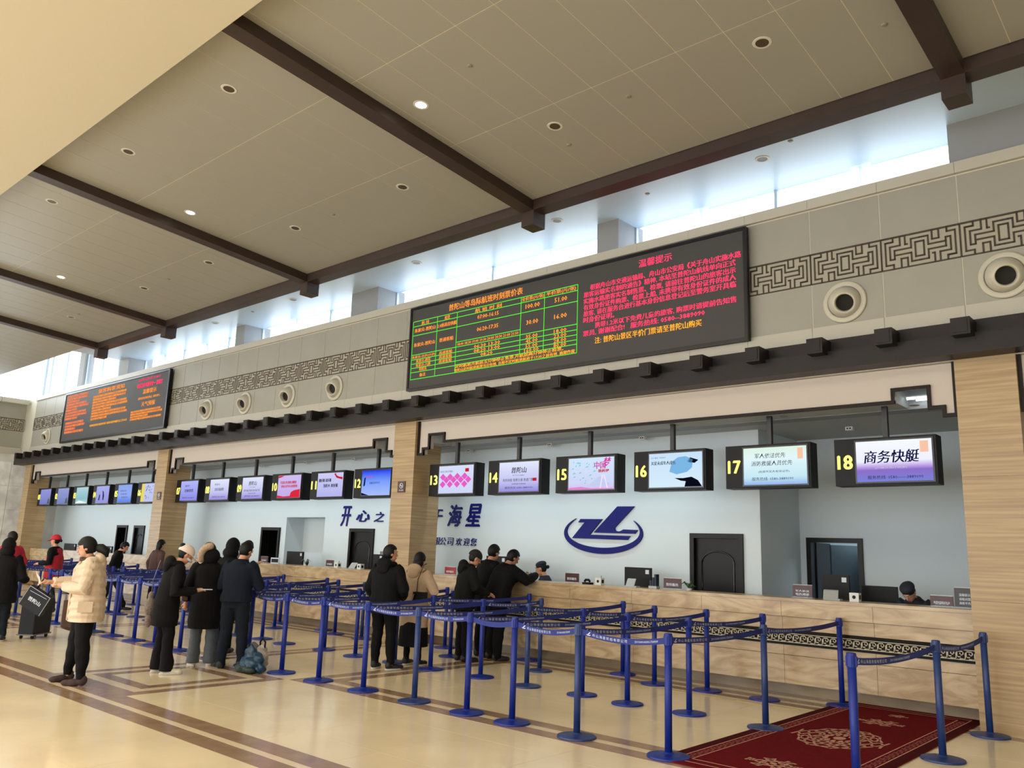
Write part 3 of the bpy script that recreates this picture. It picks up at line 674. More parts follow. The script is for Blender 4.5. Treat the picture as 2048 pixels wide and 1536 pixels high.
SD = {18: 'number eighteen, nearest the broad pillar, with big dark brush characters over purple sea', 17: 'number seventeen, pale green picture with four lines of dark text', 16: 'number sixteen, dark bird-like shape and blue cloud', 15: 'number fifteen, pale blue leaves and magenta characters',
      14: 'number fourteen, lilac with black title and small red badge', 13: 'number thirteen, pink lozenge pattern', 12: 'number twelve, bright blue picture fading to pale', 11: 'number eleven, two bold dark lines and red ribbon', 10: 'number ten, red slogan over red drapery',
      9: 'number nine, lilac with black title and three text lines', 8: 'number eight, lilac with one bold dark middle line', 7: 'number seven, first in the middle group, violet with dark text', 6: 'number six, yellow side strip and blue flecks', 5: 'number five, blue with three slanted text lines',
      4: 'number four, violet with two dark figures', 3: 'number three, pale green with white wave', 2: 'number two, dull violet, second from the far end', 1: 'number one, dull violet, at the far end'}
for n in range(18, 0, -1):
    bay = (18-n)//6; off = -9.5*bay
    xl = -3.802-1.462*((18-n) % 6)+off
    t = thing('hanging_screen', 'hanging screen ' + SD[n], 'screen', (xl, 10.23, 2.555), group='numbered screens over the ticket windows')
    MB().box(0, 0, 0, 1.16, .22, .57).build('housing', BLACK, t)
    MB().box(.555, .08, .57, .615, .14, .955).build('ceiling_pole', BLACKS, t)
    MB().box(.245, -.012, .025, 1.135, 0, .545).build('lcd_bezel', mat('lcd_bezel', (12, 12, 16), .25), t)
    sm = screen_mat(f'screen_picture_{n}', scr[n], s=.93)
    scn = MB().box(.265, -.016, .043, 1.115, -.011, .525).build('lcd_panel', sm, t)
    wall_text(f'{n:02d}', .125, -.006, .20, .17, NUM, t, width=.17, height=.165, align='CENTER', bold=.035, name='number', res=3)
    Y = -.018
    def S(s, x, z, h, m, w=None, al='CENTER', bold=.0, shear=0): return wall_text(s, x, Y, z, h, m, scn, width=w, height=h if w else None, align=al, bold=bold, shear=shear, res=1)
    c = .69
    if n == 18:
        S('商务快艇', .67, .26, .15, DK, .62, bold=.02, shear=.15); S('服务热线: 0580——3889090', .7, .07, .045, DK, .62); S('(二楼贵宾厅购票)', .66, .19, .025, WHITEP, .36)
        MB().box(.99, Y, .37, 1.08, Y+.002, .5).build('corner_picture', emis('peach_patch', (240, 190, 160), 1), scn)
    elif n == 17:
        S('军人依法优先', .63, .385, .065, BLK, .42, shear=.15); S('消防救援人员优先', .65, .285, .065, BLK, .56, shear=.15); S('(购票凭军人有效证件)', .68, .19, .035, DK, .42); S('服务热线: 0580-3889090', .66, .095, .045, BLK, .56)
        MB().box(1.0, Y, .36, 1.07, Y+.002, .5).build('corner_picture', MATS.get('peach_patch'), scn)
    elif n == 16:
        S('关爱未成年人成长', .50, .36, .055, BLK, .40, bold=.02); S('2020 春运 · 平安出行', .42, .455, .02, DK, .24)
        MB().poly([(.60, Y, .26), (.64, Y, .40), (.74, Y, .46), (.86, Y, .47), (.97, Y, .42), (.96, Y, .31), (.88, Y, .25), (.72, Y, .22)], (0, .002, 0)).build('blue_cloud', emis('cloud_blue', (120, 176, 220), 1), scn)
        MB().poly([(.88, Y, .40), (.93, Y, .45), (1.06, Y, .41), (1.0, Y, .37), (.9, Y, .385)], (0, .001, 0)).poly([(.68, Y, .17), (.78, Y, .13), (.86, Y, .12), (.84, Y, .045), (1.11, Y, .045), (1.05, Y, .13), (.95, Y, .18), (.82, Y, .165)], (0, .002, 0)).build('dark_shapes', BLK, scn)
    elif n == 15:
        S('中国', .86, .35, .11, PKK, .2, bold=.03); S('梦', .99, .37, .15, PKK, .15, bold=.03, shear=.3); S('我的梦', .93, .295, .045, RDK, .2, bold=.05)
        mb = MB(); random.seed(5)
        for i in range(22):
            x = .33+random.random()*.42; z = .12+random.random()*.34; w = .02+random.random()*.05
            mb.poly([(x, Y, z), (x+w, Y, z+.012), (x+w*.7, Y, z+.028), (x+.2*w, Y, z+.02)], (0, .001, 0))
        mb.build('scattered_leaves', CY, scn)
        MB().poly([(.27, Y, .045), (.27, Y, .07), (.5, Y, .085), (.7, Y, .06), (1.1, Y, .055), (1.1, Y, .045)], (0, .001, 0)).build('pink_ground', emis('pink_ground', (220, 130, 200), 1), scn)
        MB().poly([(.62, Y, .09), (.86, Y, .24), (1.08, Y, .1)], (0, .0005, 0)).build('pale_peak', emis('pale_peak', (190, 200, 232), 1), scn)
        MB().poly([(.9, Y-.001, .26), (.86, Y-.001, .06), (.88, Y-.001, .06), (.92, Y-.001, .26)], (0, .001, 0)).poly([(.93, Y-.001, .26), (.99, Y-.001, .06), (1.01, Y-.001, .06), (.95, Y-.001, .26)], (0, .001, 0)).build('pillars_of_light', emis('pale_streak', (240, 220, 240), 1), scn)
    elif n == 13:
        mb = MB()
        for cx_, cz2 in ((.37, .33), (.55, .33), (.73, .335), (.91, .335), (.46, .275), (.64, .275), (.82, .275), (1.0, .275), (.37, .2), (.55, .2), (.73, .2), (.91, .2)):
            mb.poly([(cx_-.075, Y, cz2), (cx_, Y, cz2-.062), (cx_+.075, Y, cz2), (cx_, Y, cz2+.062)], (0, .001, 0))
        mb.build('pink_lozenges', emis('pink_lozenge', (222, 90, 190), 1), scn)
        S('社会主义核心价值观', .45, .41, .035, DK, .32); MB().box(.92, Y, .41, 1.01, Y+.001, .47).build('red_seal', RDK, scn)
        mb = None
    elif n in (14, 9):
        S('普陀山', .70, .345, .095, BLK, .33, bold=.02, shear=.15); S('PU TUO SHAN', .69, .295, .02, DK, .24)
        S('商务快艇 普惠交通 普通门票', .68, .205, .05, BLK, .66); S('普惠快艇专用通道', .7, .155, .022, DK, .3); S('服务热线 0580-3889090', .70, .085, .04, BLK, .6)
        if n == 14: MB().box(1.0, Y, .205, 1.08, Y+.001, .255).build('card_badge', RDK, scn)
    elif n == 12:
        S('平安春运', .48, .38, .045, PKK, .22); S('温馨旅途伴你行', .66, .26, .045, DK, .32)
        MB().poly([(.32, Y, .22), (.34, Y, .38), (.38, Y, .4), (.37, Y, .24)], (0, .001, 0)).poly([(.27, Y, .045), (.27, Y, .1), (.4, Y, .07), (.5, Y, .045)], (0, .001, 0)).build('dark_shapes', DK, scn)
    elif n == 11:
        S('做好事 说好事', .52, .34, .07, BLK, .42, bold=.04); S('当好人 有好报', .72, .23, .07, BLK, .48, bold=.04)
        MB().poly([(.82, Y, .5), (.9, Y, .42), (1.0, Y, .4), (1.1, Y, .38), (1.1, Y, .43), (.98, Y, .44), (.9, Y, .47), (.86, Y, .52)], (0, .001, 0)).build('red_ribbon', RDK, scn)
    elif n == 10:
        S('不忘初心牢记使命主题教育', .66, .34, .06, RDK, .6, bold=.05); S('坚持以人民为中心的发展思想', .7, .26, .055, RDK, .6, bold=.05)
        MB().poly([(.27, Y, .045), (.27, Y, .1), (.5, Y, .07), (.75, Y, .08), (.78, Y, .16), (.9, Y, .2), (1.11, Y, .22), (1.11, Y, .045)], (0, .001, 0)).poly([(.27, Y, .47), (.27, Y, .52), (.5, Y, .52), (.4, Y, .49)], (0, .001, 0)).build('red_drapery', emis('red_drapery', (214, 40, 60), 1), scn)
    elif n in (7, 8):
        S('朱家尖' if n == 8 else '普陀', .6, .38, .05, BLK, .24); S('团队售票' if n == 7 else '去往码头请由此购票', .7, .25, .075, BLK, .42, bold=.02); S('服务热线 0580-3889090', .7, .09, .04, DK, .6)
    elif n == 5:
        for i in range(3): S('海天佛国 欢迎您', .6+.06*i, .34-.09*i, .04, DK, .4)
    elif n == 4:
        MB().poly([(.45, Y, .12), (.5, Y, .3), (.55, Y, .26), (.52, Y, .12)], (0, .001, 0)).poly([(.75, Y, .12), (.72, Y, .3), (.68, Y, .4), (.76, Y, .36), (.82, Y, .24), (.8, Y, .12)], (0, .001, 0)).build('two_figures', DK, scn)
    elif n == 6:
        MB().box(.265, Y, .045, .45, Y+.001, .52).build('yellow_side', emis('yellow_side', (226, 206, 110), 1), scn)
        mb = MB(); random.seed(8)
        for i in range(30):
            x = .48+random.random()*.6; z = .08+random.random()*.36
            mb.poly([(x, Y, z), (x+.03, Y, z+.03), (x+.015, Y, z+.05)], (0, .001, 0))
        mb.build('blue_flecks', DK, scn)
    elif n == 3:
        MB().poly([(.28, Y, .06), (.5, Y, .13), (.8, Y, .1), (1.1, Y, .06)], (0, .001, 0)).build('pale_wave', emis('pale_wave', (230, 246, 246), 1), scn)
    else:
        MB().poly([(.9, Y, .06), (.95, Y, .2), (1.05, Y, .24), (1.1, Y, .06)], (0, .001, 0)).build('green_tree', emis('dull_green', (90, 110, 90), .8), scn)
# ------------------------------------------------------------------ counter
for ci, (a, b) in enumerate(((-11.26, -2.35), (-20.73, -11.86), (-30.34, -21.32))):
    t = thing('service_counter', ['veined beige marble ticket counter nearest, under the blue emblem', 'veined beige marble ticket counter in the middle section with the alcove behind', 'veined beige marble ticket counter in the farthest section behind the red-vested volunteer'][ci], 'counter')
    MB().box(a, 10.44, .15, b, 10.62, 1.13).build('counter_core', COUNTD, t)
    MB().box(a, 10.60, 0, b, 10.66, .15).build('plinth', COUNTD, t)
    MB().box(a, 10.29, 1.145, b, 10.80, 1.185).build('worktop', COUNT, t)
    n = 8; w = (b-a)/n
    sub = []
    for i in range(n):
        x0 = a+i*w+.002; x1 = a+(i+1)*w-.002
        MB().box(x0, 10.30, .963, x1, 10.46, 1.143).build('apron_panel', COUNT, t)
        MB().box(x0, 10.33, .803, x1, 10.46, .958).build('apron_panel', COUNT, t)
        MB().box(x0, 10.345, .50, x1, 10.46, .612).build('ledge_panel', COUNT, t)
        MB().box(x0, 10.355, .158, x1, 10.46, .494).build('front_panel', COUNT, t)
    MB().box(a, 10.34, .613, b, 10.46, .80).build('fret_band', KEYD, t)
    MB().box(a, 10.335, .6135, b, 10.345, .617).box(a, 10.335, .648, b, 10.345, .656).box(a, 10.335, .752, b, 10.345, .760).build('fret_edge', KEYL, t)
    key = MB(); u = .092; x = a+.01
    c_ = u/6
    while x < b-u:
        def kb(x0, z0, x1, z1, x=x): key.box(x+x0*c_, 10.334, .662+z0*c_, x+x1*c_, 10.341, .662+z1*c_)
        for pl in ([(0, 5), (0, 1.2), (2, 1.2)], [(0, 5), (4, 5), (4, 2.6), (2, 2.6), (2, 3.6)], [(4, 0), (4, 0)], [(2, -.1), (5.4, -.1), (5.4, 3.6)]):
            key.stroke(pl, .7, kb)
        x += u
    key.build('key_fret', KEYL, t, kind='stuff')
# ================================================================== QUEUE BARRIERS
def stanchion_parts(t, m):
    MB().lathe([(.001, 0), (.178, 0), (.182, .006), (.178, .018), (.12, .028), (.05, .034), (.034, .045), (.001, .045)], seg=28).build('base', m, t, smooth=False)
    MB().lathe([(.0315, .03), (.0315, .90)], seg=14).build('pole', m, t, smooth=True)
    hd = MB().lathe([(.033, .895), (.036, .90), (.036, .985), (.033, .997), (.02, 1.0), (.001, 1.0)], seg=14)
    hd.box(-.04, -.013, .905, .04, .013, .975).box(-.013, -.04, .905, .013, .04, .975)
    hd.build('belt_cassette', m, t)
CH = text_mesh('舟山海星轮船有限公司', 0, 0, 0, 1, 'LEFT', 1.35)
EN = text_mesh('ZHOUSHAN HAIXING STEAMSHIP', 0, 0, 0, 1)
def mesh_dims(me):
    xs = [v.co.x for v in me.vertices]; ys = [v.co.y for v in me.vertices]; return min(xs), max(xs), min(ys), max(ys)
CHD, END_ = mesh_dims(CH), mesh_dims(EN)
def belt(t, p, q, rnd):
    """webbing from post p (owner, local origin) to post q with white print; sagging slightly"""
    d = Vector((q[0]-p[0], q[1]-p[1], 0)); L = d.length; u = d/L; nrm = Vector((-u.y, u.x, 0))
    side = 1 if nrm.dot(Vector((-p[0], -p[1], 0))) > 0 else -1
    sag = .03+.02*rnd.random()
    def at(s, v, off=0):   # s metres along, v height in the belt
        a = s/L; z = .94-sag*4*a*(1-a)+v
        return u*s+Vector((0, 0, z))+nrm*side*off
    N = 10; s0, s1 = .036, L-.036
    mb = MB()
    for k in range(N+1):
        s = s0+(s1-s0)*k/N
        mb.v += [at(s, -.026, -.001), at(s, .026, -.001), at(s, .026, .001), at(s, -.026, .001)]
    for k in range(N):
        a = 4*k
        for i in range(4): mb.f.append((a+i, a+(i+1) % 4, a+4+(i+1) % 4, a+4+i))
    mb.f += [(0, 1, 2, 3), (4*N+3, 4*N+2, 4*N+1, 4*N)]
    b = mb.build('belt', BELT, t)
    # print: reading left to right from the hall side
    flip = (u.cross(Vector((0, 0, 1)))).dot(nrm*side) > 0
    def put(me, dims, a, w, h, name):
        x0, x1, y0, y1 = dims
        def fn(c):
            r = (c.x-x0)/(x1-x0)*w; s = a+r if flip else (L-a)-r
            return at(s, (c.y-y0)/(y1-y0)*h-h/2, .0018)
        m2 = MB().add_mesh(me, fn); q_ = bpy.data.meshes.new(name); q_.from_pydata([tuple(v) for v in m2.v], [], m2.f); q_.materials.append(WHITEP); link(name, q_, b)
    if L > .7:
        w = min(.5, (L-.2)*.5); put(CH, CHD, .16, w, .027, 'chinese_print')
        put(EN, END_, .16+w+.08, min(.42, L-w-.34), .018, 'latin_print')
        mbk = MB(); pts = [(.09, -.008), (.10, -.016), (.13, -.016), (.145, -.004), (.125, -.008), (.105, -.008)]
        def lm(px, pz): s = px if flip else L-px; return at(s, pz, .0018)
        mbk.v = [lm(*a) for a in pts]+[lm(.105, -.004), lm(.13, .018), (lm(.139, .018)), lm(.122, -.004)]
        mbk.f = [(0, 1, 5), (1, 2, 4, 5), (2, 3, 4), (6, 9, 8, 7)]
        mbk.build('wave_emblem', WHITEP, b)
    return b
rnd = random.Random(4)
protoA = link('proto', None); stanchion_parts(protoA, BLUE)
protoB = link('proto2', None); stanchion_parts(protoB, BLUE2)
PK = {False: [c for c in bpy.data.objects if c.parent == protoA], True: [c for c in bpy.data.objects if c.parent == protoB]}
def post(x, y, label, faded):
    t = thing('belt_stanchion', label, 'queue barrier', (x, y, 0), rnd.random()*.3, 'blue belt stanchions of the queue lanes')
    t.rotation_euler.z = 0
    for c in PK[faded]:
        k = c.copy(); COL.objects.link(k); k.parent = t
    return t
lanes = [(-3.88, -3.86, (-3.83, 10.22)), (-4.84, -4.75, (-4.63, 9.88)), (-5.63, -5.5, (-5.39, 9.88)), (-6.25, -6.18, (-6.10, 9.78)), (-7.05, -6.99, (-6.86, 10.17)), (-7.93, -7.84, (-7.76, 9.43)),
         (-8.8, -8.74, (-8.62, 10.18)), (-9.6, -9.56, (-9.59, 9.46)), (-10.42, -10.4, (-10.45, 10.17)), (-11.3, -11.27, None), (-12.31, -12.28, (-12.25, 9.83)), (-13.13, -13.06, (-13.12, 9.89)),
         (-13.84, -13.8, (-13.83, 10.15)), (-14.65, -14.6, (-14.56, 9.52)), (-15.41, -15.44, (-15.34, 10.15)), (-16.3, -16.21, (-16.41, 9.89)), (-17.1, -17.05, (-17.2, 9.9)), (-17.7, -17.9, (-17.85, 9.58)),
         (None, -18.58, (-18.7, 9.9)), (-19.3, -19.26, (-19.5, 9.9)), (-20.4, -20.4, None), (-21.2, -21.2, (-21.16, 9.72)), (-22.4, -22.4, (-22.41, 9.9)), (-23.5, -23.5, (-23.5, 9.9)), (-24.6, -24.6, (-24.6, 9.9)), (-25.8, -25.8, (-25.8, 9.9))]
YA, YBm = 6.44, 8.27
posts = {}
for i, (xa, xb, c) in enumerate(lanes):
    if xa is not None: posts[(i, 0)] = (xa, YA)
    if xb is not None: posts[(i, 1)] = (xb, YBm+(.04 if i % 2 else -.02))
    if c: posts[(i, 2)] = c
posts[('r', 0)] = (-2.33, 6.43); posts[('r', 1)] = (-2.24, 8.24); posts[('r', 2)] = (-2.2, 9.75)
rows = ['front row', 'middle row', 'row nearest the counter']
PO = {}
for (i, r), (x, y) in posts.items():
    if i == 'r':
        lab = 'blue belt stanchion right of the red carpet, ' + ['nearest the camera', 'in the middle', 'at the foot of the broad pillar'][r]
    else:
        lab = f'blue belt stanchion in the {rows[r]}, {ORD[i]} lane from the red carpet'
    faded = (i == 'r' and r > 0) or (i in (1, 4, 0) and r == (0 if i != 0 else 1)) or (i != 'r' and (i*3+r) % 5 == 2 and i > 4) or (i == 4 and r == 1)
    PO[(i, r)] = post(x, y, lab, bool(faded))
def conn(a, b):
    if a in posts and b in posts: belt(PO[a], posts[a], posts[b], rnd)
conn(('r', 0), ('r', 1)); conn(('r', 1), ('r', 2))
for i in range(len(lanes)):
    conn((i, 0), (i, 1)); conn((i, 1), (i, 2))
    if i+1 < len(lanes): conn((i, 0), (i+1, 0))
for o in PK[False]+PK[True]+[protoA, protoB]: bpy.data.objects.remove(o)
# ------------------------------------------------------------------ carpet
RED = mat('red_carpet_pile', (104, 12, 20), 1, noise=.15, nscale=40, spec=.1)
CREAMC = mat('carpet_cream_motif', (196, 150, 128), 1, spec=.1)
REDD = mat('carpet_dark_border', (70, 12, 18), .95, spec=.1)
c = thing('red_carpet', 'dark red carpet runner with pale border lines and a scrolled medallion before the counter', 'carpet')
x0, x1, y0, y1 = -3.92, -2.43, 2.2, 10.58
y0 = 6.30
MB().box(x0, y0, .0035, x1, y1, .012).build('pile', RED, c)
MB().box(x0+.22, y0+.22, .0118, x1-.22, y1-.22, .0122).build('field', RED, c)
MB().box(x0+.005, y0+.005, .0118, x0+.095, y1-.005, .0123).box(x1-.095, y0+.005, .0118, x1-.005, y1-.005, .0123).build('dark_edge', REDD, c)
mb = MB(); md = MB()
def cbx(a, b, cc, d, m=mb, z=.0128): m.box(min(a, cc), min(b, d), .0118, max(a, cc), max(b, d), z)
for ins, w in ((.10, .012), (.21, .012)):
    cbx(x0+ins, y0+ins, x0+ins+w, y1-ins); cbx(x1-ins-w, y0+ins, x1-ins, y1-ins); cbx(x0+ins, y0+ins, x1-ins, y0+ins+w); cbx(x0+ins, y1-ins-w, x1-ins, y1-ins)
mb.build('border_line', CREAMC, c)
sm_ = MB()
y = y0+.16
k = 0
while y < y1-.25:
    for xx in (x0+.16, x1-.16):
        s = .018
        sm_.stroke([(-2, -2), (2, -2), (2, 2), (-1, 2), (-1, 0)], .8, lambda a, b, cc, d, xx=xx, y=y: sm_.box(xx+a*s*.8, y+b*s, .0118, xx+cc*s*.8, y+d*s, .0126))
    y += .115
sm_.build('border_scroll', mat('carpet_rose_motif', (150, 84, 78), .95), c, kind='stuff')
# medallions: radial scrollwork built of curled ribbons
def medallion(cx, cy, rx, ry, n, name):
    m = MB()
    rr = random.Random(n)
    for k in range(n):
        a0 = 2*math.pi*k/n
        for sgn in (1, -1):
            pts = []
            for q in range(10):
                r = .35+.6*q/9; a = a0+sgn*(.12+.35*math.sin(q*.75))
                pts.append((cx+rx*r*math.cos(a)*(1+.12*math.cos(4*a0)), cy+ry*r*math.sin(a)))
            for p, q_ in zip(pts, pts[1:]):
                dx, dy = q_[0]-p[0], q_[1]-p[1]; l = math.hypot(dx, dy) or 1; nx, ny = -dy/l*.011, dx/l*.011
                m.poly([(p[0]+nx, p[1]+ny, .0118), (q_[0]+nx, q_[1]+ny, .0118), (q_[0]-nx, q_[1]-ny, .0118), (p[0]-nx, p[1]-ny, .0118)], (0, 0, .0012))
        e = [(cx+rx*.3*math.cos(a0)+.05*rx*math.cos(t), cy+ry*.3*math.sin(a0)+.10*ry*math.sin(t)) for t in [2*math.pi*j/8 for j in range(8)]]
        m.poly([(a, b, .0118) for a, b in e], (0, 0, .0012))
    e = [(cx+rx*.14*math.cos(t), cy+ry*.14*math.sin(t)) for t in [2*math.pi*j/12 for j in range(12)]]
    m.poly([(a, b, .0118) for a, b in e], (0, 0, .0012))
    m.build(name, CREAMC, c)
medallion(-3.17, 8.35, .40, .55, 12, 'medallion')
medallion(-3.17, 6.9, .22, .18, 6, 'small_medallion'); medallion(-3.17, 9.5, .22, .18, 6, 'small_medallion'); medallion(-3.17, 10.05, .1, .08, 5, 'small_medallion')
# ================================================================== THINGS ON THE COUNTER
ZT = 1.185
ACR = clear_mat('clear_acrylic', (230, 235, 235), .25)
MARS = mat('maroon_card', (72, 34, 34), .4); MARR = mat('red_card', (150, 30, 34), .4)
def sign(x, y, w, h, txt, lab, m=MARS, rz=0, sub=None):
    t = thing('counter_sign', lab, 'sign', (x, y, ZT), rz)
    MB().box(-w/2, -.012, .02, w/2, 0, h).build('sign_card', m, t)
    MB().box(-w/2-.01, -.04, 0, w/2+.01, .04, .012).box(-w/2, -.002, .01, w/2, .006, h+.01).build('acrylic_stand', ACR, t)
    n = len(txt); th = (h-.06)/(n+.5)
    for i, s in enumerate(txt): wall_text(s, 0, -.0135, h-.045-(i+1)*th*.95, th*.7, WHITEP, t, width=w*(.7 if n < 3 else .6), align='CENTER', bold=.03, res=1)
    if sub: wall_text(sub, 0, -.0135, .03, .015, WHITEP, t, width=w*.6, align='CENTER', res=1)
    return t
sign(-8.03, 10.5, .26, .15, ['暂停服务'], 'small maroon suspended-service sign between the uniformed clerk and the black monitor'); sign(-6.25, 10.5, .28, .155, ['暂停服务'], 'small maroon suspended-service sign left of the dark door')
sign(-4.375, 10.5, .25, .16, ['军人依法', '优先通道'], 'maroon two-line priority sign standing beside the open office door', sub='本窗口优先办理'); sign(-2.76, 10.5, .24, .125, ['购票时请核对车次'], 'low maroon notice card right of the bent clerk', sub='当面点清')
sign(-2.50, 10.48, .24, .225, ['温馨提示您', '请核对票款', '离柜不负责'], 'tall dark notice card with small picture touching the broad pillar', mat('dark_card', (40, 34, 34), .4))
sign(-10.73, 10.5, .27, .14, ['暂停服务'], 'bright red suspended-service sign beside the man in the black cap', MARR); sign(-14.25, 10.5, .25, .145, ['暂停服务'], 'maroon suspended-service sign left of the middle counter payment box')
sign(-16.68, 10.5, .28, .14, ['暂停服务'], 'maroon card beside the framed white tablet on the middle counter')
def monitor(x, y, w, h, lab, rz=0, z=ZT-.12):
    t = thing('computer_monitor', lab, 'monitor', (x, y, z), rz)
    MB().box(-w/2, 0, .10, w/2, .04, .10+h).build('housing', BLACK, t)
    MB().box(-.04, .03, .0, .04, .06, .2).box(-.12, -.02, 0, .12, .12, .012).build('stand', BLACK, t)
    MB().box(w/2-.09, -.003, .10+h-.09, w/2-.03, 0, .10+h-.03).build('label_sticker', WHITEP, t)
    return t
monitor(-7.0, 10.75, .46, .30, 'black monitor back with a pale sticker near the emblem end of the counter')
monitor(-9.88, 10.75, .46, .26, 'black monitor between the capped man and the two leaning men', z=ZT)
monitor(-15.9, 10.75, .60, .30, 'wide dark monitor on the middle counter near the alcove')
monitor(-13.05, 10.75, .30, .32, 'dark upright monitor before the closed door on the middle counter')
monitor(-28.3, 10.75, .9, .22, 'long black monitor behind the volunteer in red'); monitor(-25.6, 10.75, .8, .2, 'black monitor behind the woman in the cream coat'); monitor(-4.15, 11.0, .35, .32, 'dark monitor left of the open office door, behind the priority sign')
def pad(x, y, lab, w=.2):
    t = thing('desk_reader', lab, 'card reader', (x, y, ZT))
    m = mat('pale_grey_plastic', (176, 178, 174), .4)
    MB().poly([(-w/2, -.05, .01), (w/2-.02, -.05, .01), (w/2-.05, .05, .11), (-w/2-.03, .05, .11)], (0, .02, .012)).build('slanted_pad', m, t)
    MB().box(-.1, -.04, 0, .1, .06, .02).build('foot', m, t)
pad(-4.0, 10.5, 'pale slanted reader pad before the open office door'); pad(-6.9, 10.45, 'pale slanted reader pad in front of the black monitor', .16); pad(-13.42, 10.45, 'pale slanted reader pad on the middle counter'); pad(-9.95, 10.5, 'pale reader pad beside the man in the black cap', .14)
def paybox(x, y, lab, dark=False):
    t = thing('payment_box', lab, 'payment box', (x, y, ZT))
    MB().box(-.055, -.04, 0, .055, .05, .105).build('box_shell', MATS['white_plastic'], t)
    MB().lathe([(.001, 0), (.022, .001)], (-.0, -.041, .055), (0, -1, 0), 12).build('round_mark', BLACK, t)
    MB().box(.056, -.02, .03, .058, .03, .08).build('side_slot', BLACK, t)
    MB().tube([(.02, .02, .10), (.02, .02, .14)], .004, 6).build('antenna', BLACK, t)
paybox(-3.72, 10.48, 'small white payment cube before the office chair'); paybox(-7.5, 10.48, 'small white payment cube left of the black monitor'); paybox(-13.2, 10.45, 'small white payment cube by the dark upright monitor'); paybox(-14.0, 10.5, 'small white payment cube beside the maroon card on the middle counter')
t = thing('tablet_frame', 'white framed tablet standing on the middle counter beside the wide monitor', 'tablet', (-16.25, 10.5, ZT))
MB().box(-.16, -.01, 0, .16, .01, .13).build('white_frame', WHITEP, t); MB().box(-.13, -.014, .03, .13, -.009, .105).build('dark_glass', BLACK, t)
t = thing('file_holder', 'dark blue file holder with upright folders right of the black monitor', 'folders', (-6.56, 10.5, ZT))
for i in range(3): MB().box(-.06+i*.04, -.02, .03, -.03+i*.04, .06, .11+.045*i).build('folder', mat('navy_folder', (28, 34, 58), .5), t)
MB().box(-.07, -.03, 0, .06, .07, .035).build('tray', mat('pale_grey_plastic', (0, 0, 0)), t)
t = thing('desk_telephone', 'small black telephone between the emblem signs', 'telephone', (-7.72, 10.47, ZT))
MB().box(-.06, -.05, 0, .08, .05, .03).build('base', BLACK, t, smooth=False); MB().tube([(-.05, 0, .04), (-.03, 0, .065), (.03, 0, .065), (.05, 0, .04)], .018, 8).build('handset', BLACK, t, smooth=True)
t = thing('window_camera', 'small black webcam on the counter by the first reader', 'webcam', (-15.05, 10.5, ZT))
MB().ell((0, 0, .05), (.03, .03, .035)).tube([(0, 0, .0), (0, 0, .03)], .01, 6).build('camera_body', BLACK, t)
# low desk plants
LEAF = mat('leaf_green', (60, 92, 62), .5)
def plant(x, lab):
    t = thing('desk_plant', lab, 'plant', (x, 10.6, ZT-.02))
    MB().lathe([(.03, 0), (.045, .05), (.04, .05), (.001, .045)], seg=12).build('pot', MATS['white_plastic'], t)
    rr = random.Random(int(abs(x)*10))
    for i in range(9):
        a = rr.random()*6.28; l = .08+.07*rr.random(); h = .05+.06*rr.random()
        p0 = Vector((0, 0, .045)); p1 = Vector((l*.5*math.cos(a), l*.5*math.sin(a), .05+h)); p2 = Vector((l*math.cos(a), l*math.sin(a), .04+h*.6))
        MB().tube([p0, p1, p2], [(.003, .002), (.014, .003), (.002, .001)], 6).build('leaf', LEAF, t)
plant(-9.0, 'small green plant on the counter left of the uniformed clerk'); plant(-6.05, 'tiny spindly plant right of the suspended-service sign'); plant(-15.25, 'small dark plant at the alcove on the middle counter')
# office chair
t = thing('office_chair', 'black office chair seen behind the counter by the open door', 'chair', (-3.75, 11.25, 0))
MB().box(-.22, .18, .62, .22, .24, 1.36).build('backrest', BLACK, t); MB().box(-.24, -.24, .45, .24, .22, .53).build('seat', BLACK, t); MB().tube([(0, 0, .08), (0, 0, .45)], .03, 8).build('column', BLACKS, t)
for i in range(5): MB().tube([(0, 0, .08), (.28*math.cos(i*1.257), .28*math.sin(i*1.257), .04)], .02, 6).build('leg', BLACKS, t)
# luggage and bags on the floor
def crumple(v):
    return v+Vector((math.sin(v.z*70+v.y*31), math.cos(v.x*61+v.z*40), math.sin(v.x*55-v.y*47)))*.009
def soft(pts_r, name, m, par, voxel=.012, sm=4):
    mb = MB()
    for c_, r_ in pts_r: mb.ell(c_, r_, 12, 8)
    return remesh(mb, name, m, par, voxel, sm, crumple)
def remesh(mb, name, m, par, voxel=.012, sm=3, deform=None):
    me = mb.mesh(name, None); o = bpy.data.objects.new('tmp', me); COL.objects.link(o)
    r = o.modifiers.new('r', 'REMESH'); r.mode = 'VOXEL'; r.voxel_size = voxel; r.use_smooth_shade = True
    if sm: s = o.modifiers.new('s', 'SMOOTH'); s.factor = .5; s.iterations = sm
    dg = bpy.context.evaluated_depsgraph_get(); dg.update()
    m2 = bpy.data.meshes.new_from_object(o.evaluated_get(dg)); bpy.data.objects.remove(o); m2.name = name
    if deform:
        for v in m2.vertices: v.co = deform(v.co.copy())
    m2.materials.clear(); m2.materials.append(m)
    for p in m2.polygons: p.use_smooth = True
    return link(name, m2, par)
TEAL = mat('teal_plastic_bag', (22, 62, 88), .35, noise=.3, nscale=20, bump=.6); GREENG = mat('dark_green_bag', (40, 56, 52), .5, noise=.3, nscale=14, bump=.5); WHITEB = mat('pale_plastic_bag', (178, 168, 162), .4, noise=.15, nscale=16, bump=.5)
t = thing('carrier_bag', 'crumpled teal and dark green carrier bag slumped on the floor beside the man in navy', 'bag', (-9.86, 6.14, .002))
